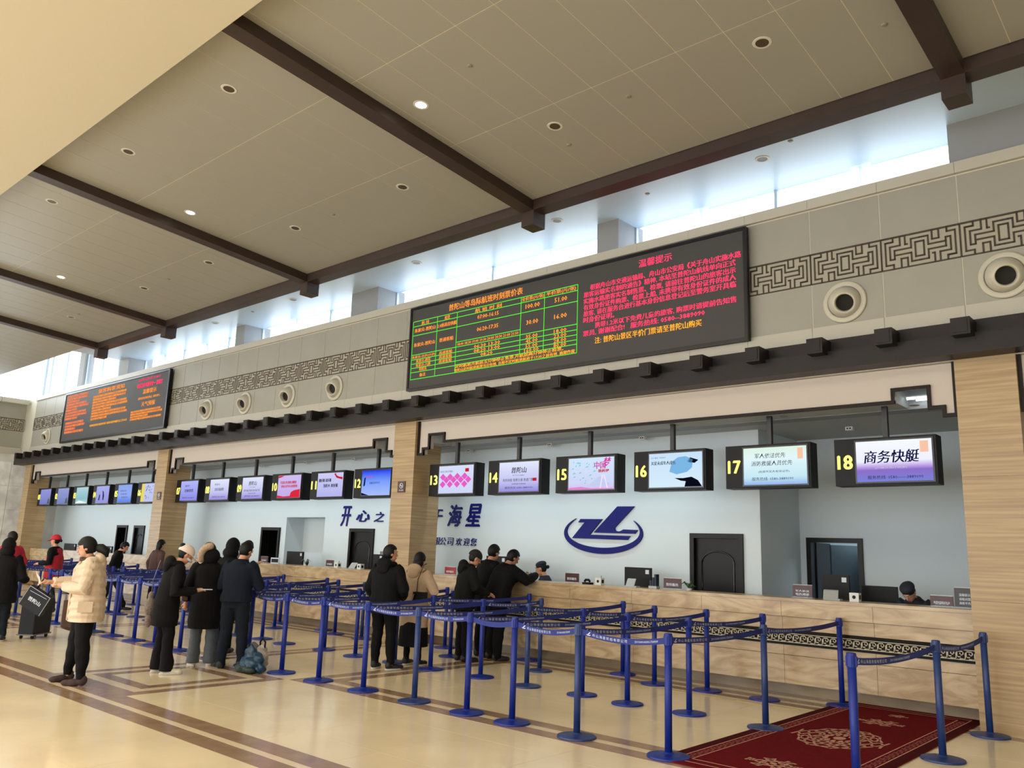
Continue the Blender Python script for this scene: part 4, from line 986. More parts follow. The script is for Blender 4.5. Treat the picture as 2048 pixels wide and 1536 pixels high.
soft([((0, 0, .11), (.16, .13, .11)), ((.08, .05, .16), (.10, .08, .09)), ((-.02, 0, .24), (.09, .07, .08)), ((.0, .0, .29), (.05, .04, .06)), ((.14, .06, .06), (.08, .07, .06))], 'bag_body', TEAL, t, .014, 1)
soft([((-.06, -.08, .06), (.12, .08, .06)), ((.06, -.06, .05), (.12, .07, .05))], 'lower_fold', GREENG, t, .014, 1)
t = thing('white_bag', 'pale bag with black handles standing behind the teal carrier bag', 'bag', (-9.93, 6.34, .002))
soft([((0, 0, .14), (.09, .09, .14)), ((0, .0, .26), (.06, .06, .07))], 'bag_body', WHITEB, t, .014, 1)
MB().tube([(-.05, 0, .28), (-.06, 0, .36), (0, 0, .40), (.06, 0, .36), (.05, 0, .28)], .012, 8).build('handle', BLACK, t, smooth=True)
t = thing('backpack', 'grey and black striped backpack on the floor between the legs of the man in navy', 'bag', (-10.14, 6.34, .002))
soft([((0, 0, .17), (.13, .10, .17)), ((0, -.03, .1), (.12, .1, .1))], 'pack_body', mat('grey_nylon', (92, 96, 98), .6), t, .014, 2)
MB().tube([(-.07, -.08, .32), (-.09, -.13, .2), (-.07, -.11, .06)], .014, 8).tube([(.05, -.08, .32), (.05, -.13, .2), (.03, -.11, .06)], .014, 8).build('strap', BLACK, t, smooth=True)
t = thing('suitcase', 'large black soft suitcase standing behind the person in the black hooded coat', 'suitcase', (-15.02, 5.34, 0), R(-50))
soft([((0, 0, .37), (.22, .13, .30))], 'dummy', BLACK, t) if False else None
bm = MB().box(-.24, -.13, .06, .24, .13, .66); o = remesh(bm, 'case_body', mat('black_nylon', (20, 22, 28), .7), t, .02, 3)
MB().tube([(-.12, .1, .6), (-.12, .1, .92), (.12, .1, .92), (.12, .1, .6)], .012, 8).build('pull_handle', mat('grey_plastic', (0, 0, 0)), t)
MB().box(-.25, -.14, .055, .25, .14, .075).build('bottom_edge', mat('grey_plastic', (0, 0, 0)), t)
for a in (-.19, .19):
    for b in (-.09, .09): MB().lathe([(.001, -.012), (.03, -.012), (.03, .012), (.001, .012)], (a, b, .03), (0, 1, 0), 12).build('wheel', BLACK, t)
pf = struct('floor_office'); MB().box(XL, 10.68, 0, XR, 13.3, .27).build('raised_floor', mat('office_floor_grey', (120, 116, 110), .6), pf)
# ================================================================== PEOPLE
def cmat(name, col, **kw):
    kw.setdefault('rough', .8); kw.setdefault('noise', .12); kw.setdefault('nscale', 30); return mat(name, col, **kw)
EYEW = mat('eye_white', (215, 208, 200), .3); LIP = mat('lip', (158, 84, 78), .5)
def person(label, loc, face, h=1.65, lean=0, head=(0, 0), R_=None, L_=None, feet=None, coat=None, pants=None, shoes=None, hair='short', hat=None, skirt=None, skin=SKIN, vox=.0105, seated=False, group=None, hood=None, bulk=1.0, face_on=True):
    S = h/1.65
    t = thing('person', label, 'person', (loc[0], loc[1], loc[2] if len(loc) > 2 else 0), R(face-90), group)
    hipz = .88*S; base = -.43*S if seated else 0
    ca, sa = math.cos(R(lean)), math.sin(R(lean))
    def T(p):                      # bend the upper body forward about the hips
        x, y, z = p; dz = z-hipz
        if dz <= 0: return Vector((x, y, z+base))
        k = min(1, dz/.25); c2, s2 = math.cos(R(lean)*k), math.sin(R(lean)*k)
        return Vector((x, y*c2+dz*s2, hipz+dz*c2-y*s2+base))
    sh = 1.345*S
    feet = feet or ((.10, .0, 0), (-.10, .0, 0))
    # arms: elbow, wrist and finger direction per side (figure space)
    dR = R_ or ((.27, -.04, 1.08), (.27, .03, .85)); dL = L_ or ((-.27, -.04, 1.08), (-.27, .03, .85))
    nb = T((0, -.005, 1.39*S)); 
    hp, hy = head; rot = Matrix.Rotation(R(hy), 3, 'Z') @ Matrix.Rotation(R(-hp-lean*.6), 3, 'X')
    hc = nb+rot @ Vector((0, .025, .155))*S
    def H(v): return hc+rot @ (Vector(v)*S)
    # ---- body: one continuous surface
    mb = MB()
    mb.ell(H((0, -.01, .02)), (.074*S, .092*S, .10*S), 16, 12, rot)
    mb.ell(H((0, .022, -.045)), (.055*S, .062*S, .07*S), 14, 10, rot)
    mb.ell(H((0, .045, -.088)), (.03*S, .03*S, .025*S), 10, 8, rot)
    mb.tube([H((0, .076, .025)), H((0, .098, -.018)), H((0, .094, -.03))], [.007*S, .0145*S, .011*S], 8)
    mb.ell(H((.02, .08, .035)), (.016*S, .012*S, .008*S), 8, 6, rot); mb.ell(H((-.02, .08, .035)), (.016*S, .012*S, .008*S), 8, 6, rot)
    for s in (1, -1): mb.ell(H((.076*s, -.005, -.002)), (.01*S, .02*S, .03*S), 8, 6, rot)
    mb.tube([T((0, -.01, 1.28*S)), nb, H((0, -.01, -.07))], [.062*S, .053*S, .052*S], 12)
    def rings(spec):
        out = []
        for z, rx, ry, oy in spec:
            c_ = [(rx*S*math.cos(a), ry*S*math.sin(a)+oy*S, z*S) for a in [2*math.pi*i/20 for i in range(20)]]
            out.append([T(p) for p in c_])
        return out
    mb.loft(rings([(.80, .15, .10, 0), (.90, .165, .115, 0), (1.02, .14, .10, 0), (1.18, .155, .105, 0), (1.30, .17, .095, 0), (1.37, .11, .07, 0), (1.40, .05, .05, 0)]))
    legs = []
    for (fx, fy, fa), s in zip(feet, (1, -1)):
        if seated:
            hpnt = Vector((.09*s*S, 0, (.86*S)+base)); kn = Vector((.11*s*S, .42*S, .47*S)); an = Vector((fx, .40*S, .09*S))
        else:
            hpnt = Vector((.088*s*S, 0, .86*S)); an = Vector((fx, fy-.0, .09*S)); kn = (hpnt+an)/2+Vector((0, .015, .02))
        legs.append((hpnt, kn, an, fa))
        mb.tube([hpnt, (hpnt+kn)/2, kn, (kn+an)/2, an, an-Vector((0, 0, .05*S))], [.085*S, .072*S, .052*S, .05*S, .036*S, .034*S], 10)
        d = Vector((math.sin(R(-fa)), math.cos(R(-fa)), 0))
        mb.tube([an+Vector((0, 0, -.05*S))-d*.03, an+Vector((0, 0, -.055*S))+d*.08, an+Vector((0, 0, -.065*S))+d*.14*S], [.034*S, .034*S, .02*S], 8)
    arms = []
    for (el, wr), s in ((dR, 1), (dL, -1)):
        e = T(Vector(el)*S) if False else Vector(el)*S+Vector((0, 0, base)); w = Vector(wr)*S+Vector((0, 0, base))
        a0 = T((.165*s*S, 0, sh)); arms.append((a0, e, w, s))
        mb.tube([a0, (a0+e)/2, e, (e+w)/2, w], [.052*S, .044*S, .038*S, .034*S, .024*S], 10)
        # hand: palm, four unequal bent fingers, thumb leaving the side of the palm
        f = (w-e).normalized(); side = f.cross(Vector((0, 0, 1)));
        if side.length < .3: side = Vector((0, 1, 0)).cross(f)
        side.normalize(); up_ = side.cross(f).normalized(); inn = -s
        pc = w+f*.045*S
        mb.tube([w-f*.01, w+f*.03*S, w+f*.085*S], [(.026*S, .016*S), (.038*S, .016*S), (.036*S, .013*S)] if False else [.022*S, .028*S, .024*S], 10)
        for q, (off, ln) in enumerate(((-.027, .062), (-.009, .072), (.009, .067), (.026, .052))):
            b0 = w+f*.075*S+side*off*S; b1 = b0+f*ln*.5*S-up_*.006*S; b2 = b0+f*ln*.85*S-up_*.028*S
            mb.tube([b0, b1, b2], [.0095*S, .009*S, .007*S], 7)
        b0 = w+f*.03*S+side*(.026*inn)*S
        mb.tube([b0, b0+f*.03*S+side*.024*inn*S-up_*.012*S, b0+f*.055*S+side*.026*inn*S-up_*.02*S], [.012*S, .0105*S, .008*S], 7)
    remesh(mb, 'body', skin, t, vox*.75, 1)
    if face_on:
        for s in (1, -1):
            MB().ell(H((.029*s, .0805, .018)), (.013*S, .006*S, .0065*S), 10, 6, rot).build('eye', EYEW, t, smooth=True)
            MB().ell(H((.029*s, .0865, .018)), (.0055*S, .003*S, .006*S), 8, 6, rot).build('pupil', BLACK, t, smooth=True)
            MB().tube([H((.014*s, .089, .038)), H((.03*s, .087, .044)), H((.048*s, .073, .037))], [.0025*S, .0035*S, .002*S], 6).build('eyebrow', HAIR, t, smooth=True)
        MB().tube([H((-.022, .078, -.058)), H((0, .0875, -.054)), H((.022, .078, -.058))], [.003*S, .0065*S, .003*S], 8).build('mouth', LIP, t, smooth=True)
    # ---- trousers / skirt
    if pants:
        mb = MB(); wf = pants[1] if len(pants) > 1 else 1
        mb.loft(rings([(.78, .14, .11, 0), (.88, .178, .13, -.005), (1.0, .155, .115, 0), (1.06, .15, .11, 0)]))
        cuff = pants[2] if len(pants) > 2 else .055
        for hpnt, kn, an, fa in legs:
            top = hpnt+Vector((0, 0, .02)); bot = an-Vector((0, 0, (.05 if cuff > .06 else .015)*S))
            mb.tube([top, (top+kn)/2, kn, (kn+an)/2+Vector((0, -.01, 0)), an+Vector((0, 0, .06)), bot], [.098*S*wf, .088*S*wf, .069*S*wf, .066*S*wf, cuff*1.05*S, cuff*S], 12)
        def crease(v): return v+Vector((math.sin(v.z*46+v.x*20), math.cos(v.z*39), 0))*.0032
        remesh(mb, 'trousers', pants[0], t, vox, 2, crease)
    if skirt:
        m_, z0, r0 = skirt
        remesh(MB().loft(rings([(z0, r0, r0*.85, 0), ((z0+.8)/2, r0*.93, r0*.8, 0), (.86, .185, .14, 0), (1.0, .16, .12, 0)])), 'skirt', m_, t, vox, 2)
    # ---- coat / jacket
    m_, hem, k = coat[:3]; k *= bulk; puff = coat[3] if len(coat) > 3 else 0
    mb = MB(); spec = []
    z = hem; col_ = [(hem, .195*k, .15*k), (max(hem+.02, .70), .20*k, .152*k), (.88, .195*k, .148*k), (1.02, .178*k, .138*k), (1.16, .19*k, .138*k), (1.27, .20*k, .13*k), (1.335, .185*k, .11*k), (1.375, .115*k, .09*k), (1.42, .075, .072)]
    col_ = [c_ for i, c_ in enumerate(col_) if i == 0 or c_[0] > hem+.03]
    mb.loft(rings([(a, b, c_, -.005) for a, b, c_ in col_]))
    for a0, e, w, s in arms:
        f = (w-e).normalized()
        mb.tube([a0-Vector((.03*s*S, 0, 0)), a0+Vector((.0*s, 0, -.02)), (a0+e)/2, e, (e+w)/2, w-f*.015*S], [.075*k*S, .078*k*S, .068*k*S, .064*k*S, .056*k*S, .044*k*S], 12)
    if hood:
        hm = MB()
    def wr(v):
        q = math.sin((v.z-base)*(70 if puff else 38)+v.x*9)*(.006 if puff else .0035)
        return v+Vector((q*(1 if v.x > 0 else -1), q*.8*(1 if v.y > 0 else -1), 0))
    remesh(mb, 'coat', m_, t, vox, 2, wr)
    # collar
    cr = [T((.0, 0, 1.395*S))+Vector((.078*S*math.cos(a), .072*S*math.sin(a)+.0, 0)) for a in [2*math.pi*i/14 for i in range(15)]]
    MB().tube(cr, .017*S, 8).build('collar', m_, t, smooth=True)
    if hood:
        hb = MB()
        hb.ell(T((0, -.10*S, 1.41*S)), (.125*S, .075*S, .085*S), 14, 10).ell(T((0, -.13*S, 1.34*S)), (.10*S, .05*S, .09*S), 12, 8)
        for s in (1, -1): hb.ell(T((.10*s*S, -.02*S, 1.40*S)), (.05*S, .08*S, .045*S), 10, 8)
        remesh(hb, 'hood', hood, t, vox, 2)
    # ---- shoes
    if shoes:
        for hpnt, kn, an, fa in legs:
            d = Vector((math.sin(R(-fa)), math.cos(R(-fa)), 0)); sd = Vector((d.y, -d.x, 0)); g = Vector((an.x, an.y, 0))
            q = MB(); q.ell(g+Vector((0, 0, .062))-d*.025, (.047*S, .055*S, .062*S)); q.ell(g+d*.07*S+Vector((0, 0, .035)), (.052*S, .085*S, .044*S), rot=Matrix.Rotation(R(fa), 3, 'Z')); q.ell(g+d*.14*S+Vector((0, 0, .034)), (.05*S, .065*S, .035*S), rot=Matrix.Rotation(R(fa), 3, 'Z'))
            def fl2(v): return Vector((v.x, v.y, max(v.z, .004)))
            so = remesh(q, 'shoe', shoes[0], t, .008, 2, fl2)
            if len(shoes) > 1:
                pts = []
                for i in range(16):
                    a = 2*math.pi*i/16; c_ = g+d*(.06*S); pts.append(c_+d*(.14*S*math.cos(a))+sd*(.052*S*math.sin(a)*(1.0))+Vector((0, 0, .003)))
                MB().poly(pts, (0, 0, .02)).build('sole', shoes[1], so)
    # ---- hair
    hm = HAIR
    def hairshell(sc=1.10, low=-.3, front=.35):
        if hat: sc = 1.02
        q = MB(); q.ell(H((0, -.012, .022)), (.074*S*sc*1.06, .092*S*sc*1.04, .104*S*sc), 24, 18, rot)
        inv = rot.transposed()
        me_v = []
        for v in q.v:
            l = inv @ (Vector(v)-hc)/S
            if (l.y > .02 and l.z < .062) or l.z < low*.1-.05:      # open the face and the nape
                l = Vector((l.x*.72, l.y*.72, l.z*.72))
            if l.y > -.02 and l.z < .0 and abs(l.x) > .04: l = Vector((l.x*.85, l.y*.8, l.z))
            me_v.append(hc+rot @ (l*S))
        q.v = me_v; return q
    if hair in ('short', 'bob', 'bun', 'long', 'ponytail', 'twinbun') and hat != 'hoodup':
        hs = hairshell(1.10 if hair == 'short' else 1.14)
        if hair == 'bob': hs.ell(H((0, -.045, -.035)), (.088*S, .065*S, .10*S), 14, 10, rot).ell(H((0, -.05, -.10)), (.078*S, .05*S, .06*S), 14, 10, rot)
        if hair == 'bun': hs.ell(H((0, -.125, .0)), (.032*S, .03*S, .032*S))
        if hair == 'ponytail': hs.tube([H((0, -.09, -.0)), H((-.02, -.15, -.03)), H((-.03, -.20, -.08)), H((-.02, -.20, -.15))], [.034*S, .055*S, .055*S, .02*S], 10)
        if hair == 'long': hs.tube([H((0, -.06, .0)), H((0, -.085, -.12)), H((0, -.095, -.24))], [.085*S, .075*S, .05*S], 12)
        if hair == 'twinbun': hs.ell(H((0, -.10, .085)), (.04*S, .04*S, .04*S))
        hs.build('hair', hm, t, smooth=True)
    if hat in ('cap', 'redcap', 'whitecap'):
        hm2 = {'cap': mat('black_cap', (22, 22, 24), .8), 'redcap': mat('red_cap', (190, 24, 40), .7), 'whitecap': mat('pale_pink_cap', (226, 206, 196), .8)}[hat]
        q = MB(); rr = []
        for a in range(8):
            th = R(4+a*(96-4)/7); rr.append([H((.092*math.sin(th)*math.cos(p), -.014+.114*math.sin(th)*math.sin(p), .035+.108*math.cos(th))) for p in [2*math.pi*i/24 for i in range(24)]])
        q.loft(rr); cp = q.build('cap_crown', hm2, t, smooth=True)
        pts = [(-.08, .05), (-.072, .12), (-.04, .165), (0, .18), (.04, .165), (.072, .12), (.08, .05), (.04, .09), (0, .095), (-.04, .09)]
        MB().poly([H((a, b, .032-.35*(b-.06)-.6*a*a/.07*.1)) for a, b in pts], rot @ Vector((0, 0, .006))).build('cap_brim', hm2, cp)
        if hat == 'cap': MB().lathe([(.001, 0), (.008, .002)], H((.03, -.115, .05)), rot @ Vector((.3, -1, .1)), 8).build('cap_button', WHITEP, cp)
    if hat == 'beret':
        MB().ell(H((0, -.02, .075)), (.094*S, .10*S, .055*S), 16, 10, rot).lathe([(.083*S, 0), (.087*S, .03*S), (.07*S, .05*S)], H((0, -.01, .025)), rot @ Vector((0, 0, 1)), 18).build('uniform_cap', mat('navy_uniform', (24, 28, 42), .8), t, smooth=True)
    if hat == 'hoodup':
        q = MB(); q.ell(H((0, -.02, .02)), (.105*S, .12*S, .135*S), 18, 12, rot).ell(H((0, -.05, -.09)), (.12*S, .11*S, .10*S), 14, 10, rot)
        inv = rot.transposed()
        q.v = [Vector(v) if not ((inv @ (Vector(v)-hc)).y > .075*S) else hc+rot @ Vector(((inv @ (Vector(v)-hc)).x*.8, .05*S, (inv @ (Vector(v)-hc)).z*.8)) for v in q.v]
        q.build('raised_hood', m_, t, smooth=True)
    return t, T, H, S, arms, rot
BLK_C = cmat('black_coat', (12, 12, 14), spec=.2); BLKP = cmat('black_trousers', (9, 9, 11), spec=.2); NAVY = cmat('navy_jacket', (16, 25, 40), spec=.2); DJEAN = cmat('dark_denim', (22, 28, 38), spec=.2); GJEAN = cmat('grey_denim', (84, 90, 96)); CREAMJ = cmat('cream_down_jacket', (212, 190, 164), noise=.05, rough=.6)
OLIVE = cmat('black_olive_parka', (17, 18, 15), spec=.2); REDV = cmat('red_vest', (176, 24, 44)); PLUM = cmat('brown_sleeve', (84, 60, 56)); BEIGE = cmat('beige_coat', (186, 160, 132), noise=.06); FUR = mat('fur_trim', (186, 160, 136), 1, noise=.3, nscale=60, bump=1)
BSHOE = mat('black_shoe', (24, 24, 26), .5); WSHOE = mat('white_shoe', (216, 208, 186), .5); BRSHOE = mat('brown_suede_shoe', (62, 44, 40), .8); SOLE = mat('white_sole', (200, 196, 186), .6); UNI = MATS.get('navy_uniform') or mat('navy_uniform', (24, 28, 42), .8)
DG = mat('dark_grey_boot', (44, 46, 48), .6)
# 1 woman in the cream down jacket
t, T, H, S, arms, rot = person('woman in a cream hooded down jacket looking down at her phone', (-10.22, 4.16), 250, 1.62, 3, (12, -10),
    R_=((.24, .10, 1.12), (.15, .40, 1.13)), L_=((-.27, .06, 1.07), (-.03, .27, 1.10)), feet=((.20, .10, 22), (-.20, -.02, -22)), coat=(CREAMJ, .70, 1.34, 1), pants=(BLKP, 1.18, .05), shoes=(BRSHOE,), hair='ponytail', hood=CREAMJ, vox=.0085)
SC_ = mat('leopard_scarf', (92, 66, 50), .9, noise=.6, nscale=34, dark=(26, 20, 20))
MB().tube([T((.07*math.cos(a), .075*math.sin(a)+.01, 1.385+.012*math.sin(2*a))) for a in [2*math.pi*i/14 for i in range(15)]], .032, 8).ell(T((0, .10, 1.30)), (.06, .035, .08)).build('scarf', SC_, t, smooth=True)
MB().poly([T((-.05, .176, .72)), T((.05, .176, .72)), T((.045, .166, 1.0)), T((.03, .15, 1.28)), T((-.03, .15, 1.28)), T((-.045, .166, 1.0))], (0, .006, 0)).build('open_front', SC_, t)
for s in (-1, 1): MB().tube([T((s*.055, .185, .70)), T((s*.05, .18, 1.0)), T((s*.045, .155, 1.27)), T((s*.07, .10, 1.36))], [(.02, .012)]*4, 8).build('jacket_placket', CREAMJ, t, smooth=True)
MB().box(-.27, -.05, .80, -.255, .10, .92).build('pocket_flap', CREAMJ, t)
MB().box(.085, -.055, .125, .115, -.03, .14).box(-.14, .02, .12, -.10, .045, .137).build('sock_label', WHITEP, t)
ph = thing('mobile_phone', 'black mobile phone held upright by the woman in the cream jacket', 'phone', (0, 0, 0))
w = Matrix.Translation(t.location) @ Matrix.Rotation(t.rotation_euler.z, 4, 'Z')
def toworld(o, v): o.location = w @ Vector(v); o.rotation_euler.z = t.rotation_euler.z
toworld(ph, (-.12, .335, 1.17)); MB().box(-.037, -.004, 0, .037, .004, .155).build('phone_case', BLACK, ph); MB().box(-.034, -.006, .004, .034, -.004, .15).build('phone_screen', mat('phone_glass', (44, 46, 52), .1), ph)
tp = thing('paper_tissue', 'crumpled pale pink tissue in the outstretched hand of the woman in the cream jacket', 'tissue'); toworld(tp, (.15, .50, 1.13))
MB().poly([(-.05, 0, -.03), (.0, .02, -.06), (.04, .0, -.02), (.03, .03, .03), (-.01, .05, .07), (-.03, .02, .04)], (.008, .012, .004)).poly([(-.02, .03, .03), (.03, .05, .05), (.0, .06, .10)], (.006, .004, .004)).build('folded_tissue', mat('tissue_pink', (232, 196, 178), .8), tp)
hb = thing('shoulder_bag', 'brown leather bag hanging at the hip of the woman in the cream jacket', 'handbag'); toworld(hb, (.26, .10, .60)); BRB = mat('brown_leather', (74, 50, 38), .5)
remesh(MB().box(-.05, -.12, .0, .05, .14, .30).ell((0, 0, .02), (.06, .14, .07)), 'bag_body', BRB, hb, .01, 3); MB().box(-.055, -.02, .26, .05, .07, .42).build('orange_pouch', mat('orange_pouch', (220, 146, 44), .6), hb); MB().box(-.05, -.03, .41, .045, .08, .50).build('navy_strap', UNI, hb)
# 2 person in black hoodie with pale cap
t, T, H, S, arms, rot = person('person in black hooded coat, pale pink cap and white shoes reading a phone', (-10.42, 5.22), 75, 1.58, 9, (22, 0),
    R_=((.26, .02, 1.03), (.16, .32, 1.06)), L_=((-.25, -.02, 1.04), (-.08, .28, 1.05)), feet=((.12, .05, -12), (-.10, -.02, 12)), coat=(BLK_C, .60, 1.08), pants=(BLKP, 1.1, .085), shoes=(WSHOE, SOLE), hair='twinbun', hat='whitecap', hood=BLK_C)
w = Matrix.Translation(t.location) @ Matrix.Rotation(t.rotation_euler.z, 4, 'Z')
ph = thing('mobile_phone', 'pale mobile phone held flat by the person in the pale cap', 'phone'); toworld(ph, (.13, .40, 1.02)); MB().box(-.036, -.05, 0, .036, .1, .009).build('phone_case', WHITEP, ph)
MB().tube([H((-.02, .1, -.03)), H((.03, .1, -.04)), H((.07, .03, -.03))], [.012, .02, .01], 8).build('face_mask', WHITEP, t, smooth=True)
fp = thing('fur_pouch', 'grey fluffy tail pouch hanging behind the person in the pale cap', 'bag'); toworld(fp, (-.26, -.15, .62)); FURG = mat('grey_fur', (136, 122, 114), 1, noise=.35, nscale=50, bump=1)
remesh(MB().ell((0, 0, .17), (.07, .07, .12)).ell((0, 0, .30), (.04, .04, .06)), 'pouch_body', FURG, fp, .01, 2); MB().ell((0, 0, .0), (.045, .045, .09)).build('tail_end', FURG, fp, smooth=True); MB().tube([(0, 0, .34), (.02, 0, .50), (.08, .05, .75)], .004, 6).build('chain', CHROME, fp)
# 3 the group by the bags
person('man in a dark navy jacket and jeans seen from behind, standing over the bags', (-10.28, 6.10), 122, 1.64, 4, (20, -18), R_=((.28, .08, 1.05), (.14, .30, 1.10)), L_=((-.27, .06, 1.05), (-.1, .30, 1.10)), feet=((.13, .05, -20), (-.13, -.02, 18)),
       coat=(NAVY, .86, 1.12), pants=(DJEAN, 1.12, .065), shoes=(DG,), hair='short')
t, T, H, S, arms, rot = person('woman in a long black parka with pale fur hood trim and grey jeans', (-10.72, 5.92), 150, 1.60, 5, (12, 40), R_=((.24, .08, 1.06), (.1, .26, 1.08)), feet=((.11, .0, -10), (-.10, .04, 14)), coat=(BLK_C, .50, 1.12), pants=(GJEAN, 1.15, .085), shoes=(WSHOE, SOLE), hair='bob')
fm = MB()
for i in range(13):
    a = math.pi*(.55+.55*i/12); fm.ell(T((.13*math.cos(a), -.10-.05*math.sin(a), 1.43+.13*math.sin(a))), (.05, .05, .05), 10, 8)
remesh(fm, 'fur_trim', FUR, t, .012, 1); remesh(MB().ell(T((0, -.09, 1.43)), (.12, .07, .11)), 'hood', BLK_C, t, .012, 1)
sh_ = MB().box(-.32, -.05, .84, -.24, .05, 1.16); remesh(sh_, 'brown_bag_strap', PLUM, t, .012, 3)
person('person in black with raised black hood, behind the man in navy', (-11.78, 6.80), 125, 1.66, 6, (10, 0), coat=(BLK_C, .60, 1.1), pants=(BLKP, 1.0, .06), shoes=(BSHOE,), hair='short', hat='hoodup', face_on=False)
t, T, H, S, arms, rot = person('woman in grey checked coat and dark bun reading a phone at the counter', (-15.86, 9.42), 50, 1.66, 6, (18, 0), R_=((.25, .12, 1.08), (.14, .36, 1.20)), coat=(cmat('grey_check', (84, 88, 92), noise=.5, nscale=22, dark=(36, 40, 44)), .70, 1.05), pants=(BLKP, 1, .055), shoes=(BSHOE,), hair='bun')
person('dark-haired person mostly hidden behind the pale cap, facing the far counter', (-19.95, 9.6), 95, 1.60, 4, (10, 0), coat=(PLUM, .70, 1.05), pants=(BLKP, 1, .055), shoes=(BSHOE,), hair='bob')
person('person in dark clothes mostly hidden behind the woman in the cream jacket', (-19.9, 8.6), 60, 1.56, 8, (30, 0), coat=(BLK_C, .75, 1.0), pants=(BLKP, 1, .055), shoes=(BSHOE,), hair='short', feet=((.12, .3, 0), (-.12, -.2, 0)))
# 4 couple in the queue
t, T, H, S, arms, rot = person('man in a black hooded jacket seen from behind beside a woman in beige', (-9.13, 7.70), 108, 1.65, 2, (2, -42), R_=((.28, .02, 1.06), (.16, .20, .94)), L_=((-.28, .0, 1.06), (-.22, .16, .90)), feet=((.13, .02, -30), (-.12, .02, 15)), coat=(BLK_C, .74, 1.18), pants=(BLKP, 1.08, .055), shoes=(BSHOE, SOLE), hair='short', hood=BLK_C, vox=.009)
t, T, H, S, arms, rot = person('woman with a dark bob in a beige coat and long black skirt', (-9.20, 8.32), 105, 1.56, 3, (8, 0), R_=((.34, .0, 1.08), (.12, .22, 1.02)), feet=((.10, .0, -8), (-.10, .0, 8)), coat=(BEIGE, .56, 1.15), pants=(BLKP, .8, .045), skirt=(BLKP, .28, .24), shoes=(BSHOE, SOLE), hair='bob', hood=BEIGE, vox=.009)
w = Matrix.Translation(t.location) @ Matrix.Rotation(t.rotation_euler.z, 4, 'Z')
hb = thing('handbag', 'small black handbag with chain at the hip of the woman in the beige coat', 'handbag'); toworld(hb, (.20, -.19, .90)); remesh(MB().box(-.10, -.04, 0, .10, .04, .13), 'bag_body', BLACK, hb, .01, 2)
MB().tube([(-.06, 0, .12), (-.05, .0, .30), (-.03, .10, .50), (-.02, .16, .52)], .008, 6).build('strap', mat('brown_leather', (0, 0, 0)), hb); MB().tube([(-.08, -.045, .1), (-.1, -.05, .02), (-.06, -.05, -.03)], .008, 6).build('chain', CHROME, hb)
# 5 men at the counter
t, T, H, S, arms, rot = person('man in a dark olive hooded parka and black cap, standing alone at the counter', (-9.10, 9.22), 62, 1.64, 7, (22, 0), R_=((.27, .10, 1.08), (.16, .34, 1.0)), L_=((-.26, .10, 1.08), (-.1, .32, 1.0)), feet=((.10, .03, 0), (-.08, -.02, 0)), coat=(OLIVE, .76, 1.14), pants=(BLKP, 1.1, .06), shoes=(BSHOE,), hair='short', hat='cap', hood=OLIVE)
person('heavy man in a black jacket leaning on the counter towards the clerk', (-8.95, 9.80), 72, 1.70, 17, (22, -5), R_=((.24, .36, 1.16), (.10, .62, 1.24)), L_=((-.28, .22, 1.10), (-.12, .52, 1.22)), feet=((.16, -.06, -10), (-.14, -.02, 12)), coat=(BLK_C, .82, 1.3), pants=(BLKP, 1.2, .065), shoes=(BSHOE,), hair='short', skin=SKIND)
person('taller man in black mostly hidden behind the heavy man at the counter', (-9.30, 9.86), 75, 1.74, 10, (16, 10), coat=(BLK_C, .80, 1.12), pants=(BLKP, 1.05, .06), shoes=(BSHOE,), hair='short', R_=((.26, .2, 1.14), (.14, .42, 1.2)))
# 6 far left
VOL = person('volunteer in red vest and red cap facing left with one hand out', (-19.78, 7.25), 225, 1.62, 3, (0, 0), R_=((.26, -.02, 1.08), (.18, .26, 1.04)), L_=((-.26, .0, 1.07), (-.14, .27, 1.04)), feet=((.08, .12, 0), (-.10, -.12, 0)), coat=(BLK_C, .78, 1.06), pants=(cmat('navy_trousers', (24, 26, 40)), 1.0, .06), shoes=(BSHOE,), hair='bun', hat='redcap')
VT, VS = VOL[1], VOL[3]
vm = MB().loft([[VT((rx*VS*math.cos(a), ry*VS*math.sin(a), z*VS)) for a in [2*math.pi*i/20 for i in range(20)]] for z, rx, ry in ((.74, .235, .185), (.9, .225, .175), (1.05, .21, .165), (1.2, .205, .16), (1.3, .185, .145), (1.36, .14, .12), (1.385, .10, .10))])
remesh(vm, 'vest', REDV, VOL[0], .012, 2)
t, T, H, S, arms, rot = person('person in a long black coat with raised hood pulling a suitcase', (-14.75, 4.68), 150, 1.54, 5, (6, 0), R_=((.30, -.02, 1.02), (.36, .06, .98)), L_=((-.26, .02, 1.06), (-.24, .12, .86)), feet=((.09, .05, 5), (-.10, -.05, 0)), coat=(BLK_C, .62, 1.25), pants=(DJEAN, 1.0, .06), shoes=(BSHOE, SOLE), hair='short', hat='hoodup', face_on=False)
w = Matrix.Translation(t.location) @ Matrix.Rotation(t.rotation_euler.z, 4, 'Z')
sb = thing('shopping_bag', 'black shopping bag with white drawing held by the hooded person with the suitcase', 'bag', (-14.28, 4.98, .50)); sb.rotation_euler = (0, R(28), R(40))
MB().box(-.20, -.05, 0, .20, .05, .32).build('bag_body', BLACK, sb); MB().tube([(-.1, 0, .32), (-.1, 0, .50), (.1, 0, .50), (.1, 0, .32)], .01, 6).build('handle', BLACK, sb, smooth=True)
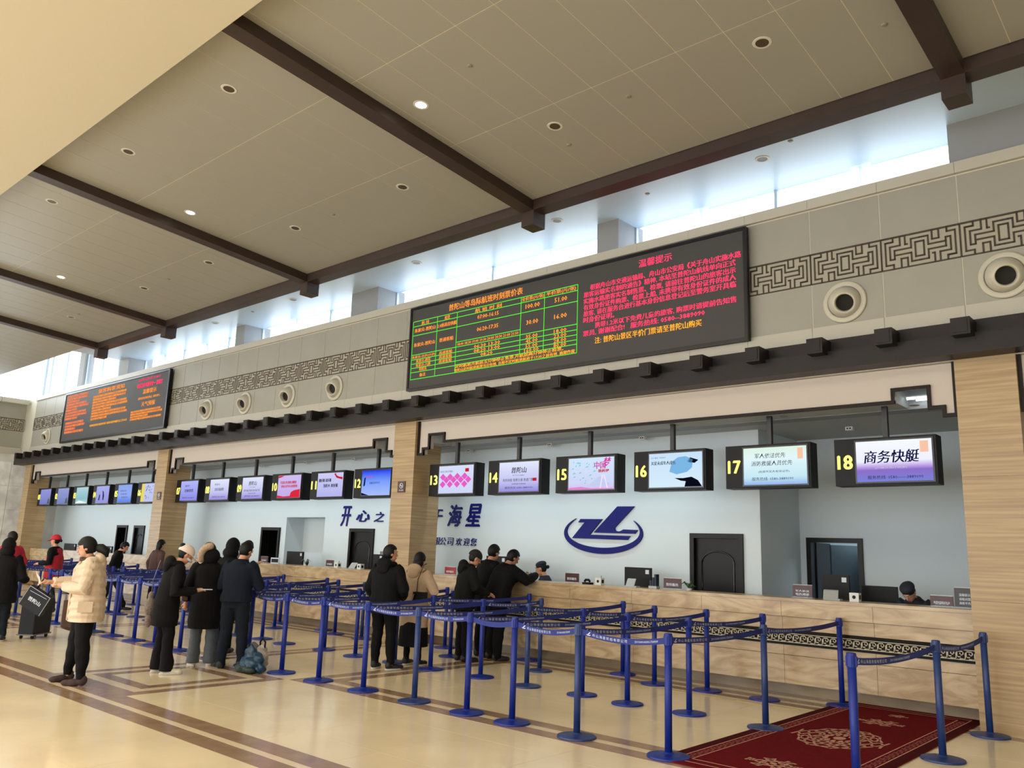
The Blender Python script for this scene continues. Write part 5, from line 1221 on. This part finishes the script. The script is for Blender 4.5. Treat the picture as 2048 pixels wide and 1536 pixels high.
g = MB(); 
for a, b in (((-.19, .01), (-.19, .31)), ((.19, .01), (.19, .31)), ((-.19, .31), (.19, .31)), ((-.15, .25), (.15, .27))): g.tube([(a[0], -.053, a[1]), (b[0], -.053, b[1])], .003, 5)
g.build('white_outline', WHITEP, sb); wall_text('普陀山', -.0, -.053, .12, .07, WHITEP, sb, width=.22, align='CENTER', bold=.03)
person('child-height figure in white fuzzy hat beyond the hooded person', (-21.6, 6.9), 60, 1.45, 2, (4, 0), coat=(cmat('cream_fleece', (196, 188, 168)), .70, 1.1), pants=(BLKP, 1, .055), shoes=(BSHOE,), hair='bob', face_on=False)
person('person in black and red at the very left edge', (-18.35, 5.9), 200, 1.66, 2, (0, 0), coat=(REDV, .80, 1.1), pants=(BLKP, 1, .06), shoes=(BSHOE,), hair='short')
# 7 clerks
person('uniformed clerk in navy cap sitting behind the counter, facing the leaning men', (-8.98, 11.06, .30), 205, 1.60, 6, (14, 0), coat=(UNI, .84, 1.0), pants=(BLKP, 1, .055), shoes=(BSHOE,), hair='bun', hat='beret', seated=True, R_=((.25, .1, 1.0), (.12, .3, .98)), L_=((-.25, .1, 1.0), (-.12, .3, .98)))
person('uniformed clerk bent low over the desk so only the round navy cap shows', (-3.22, 11.25, .33), 262, 1.58, 16, (40, 0), coat=(UNI, .84, 1.0), pants=(BLKP, 1, .055), shoes=(BSHOE,), hair='short', hat='beret', seated=True, R_=((.25, .16, 1.0), (.12, .36, .96)), L_=((-.25, .16, 1.0), (-.12, .36, .96)))
for nm_, (x, y) in (('clerk by the emblem', (-8.98, 11.08)), ('bent clerk', (-3.22, 11.2))):
    t = thing('desk_stool', 'black swivel stool under the ' + nm_, 'stool', (x, y, .27)); MB().lathe([(.001, .42), (.19, .42), (.2, .45), (.001, .47)], seg=18).build('seat', BLACK, t); MB().tube([(0, 0, .02), (0, 0, .43)], .025, 8).lathe([(.001, 0), (.2, 0), (.2, .02), (.001, .03)], seg=16).build('pedestal', BLACKS, t)
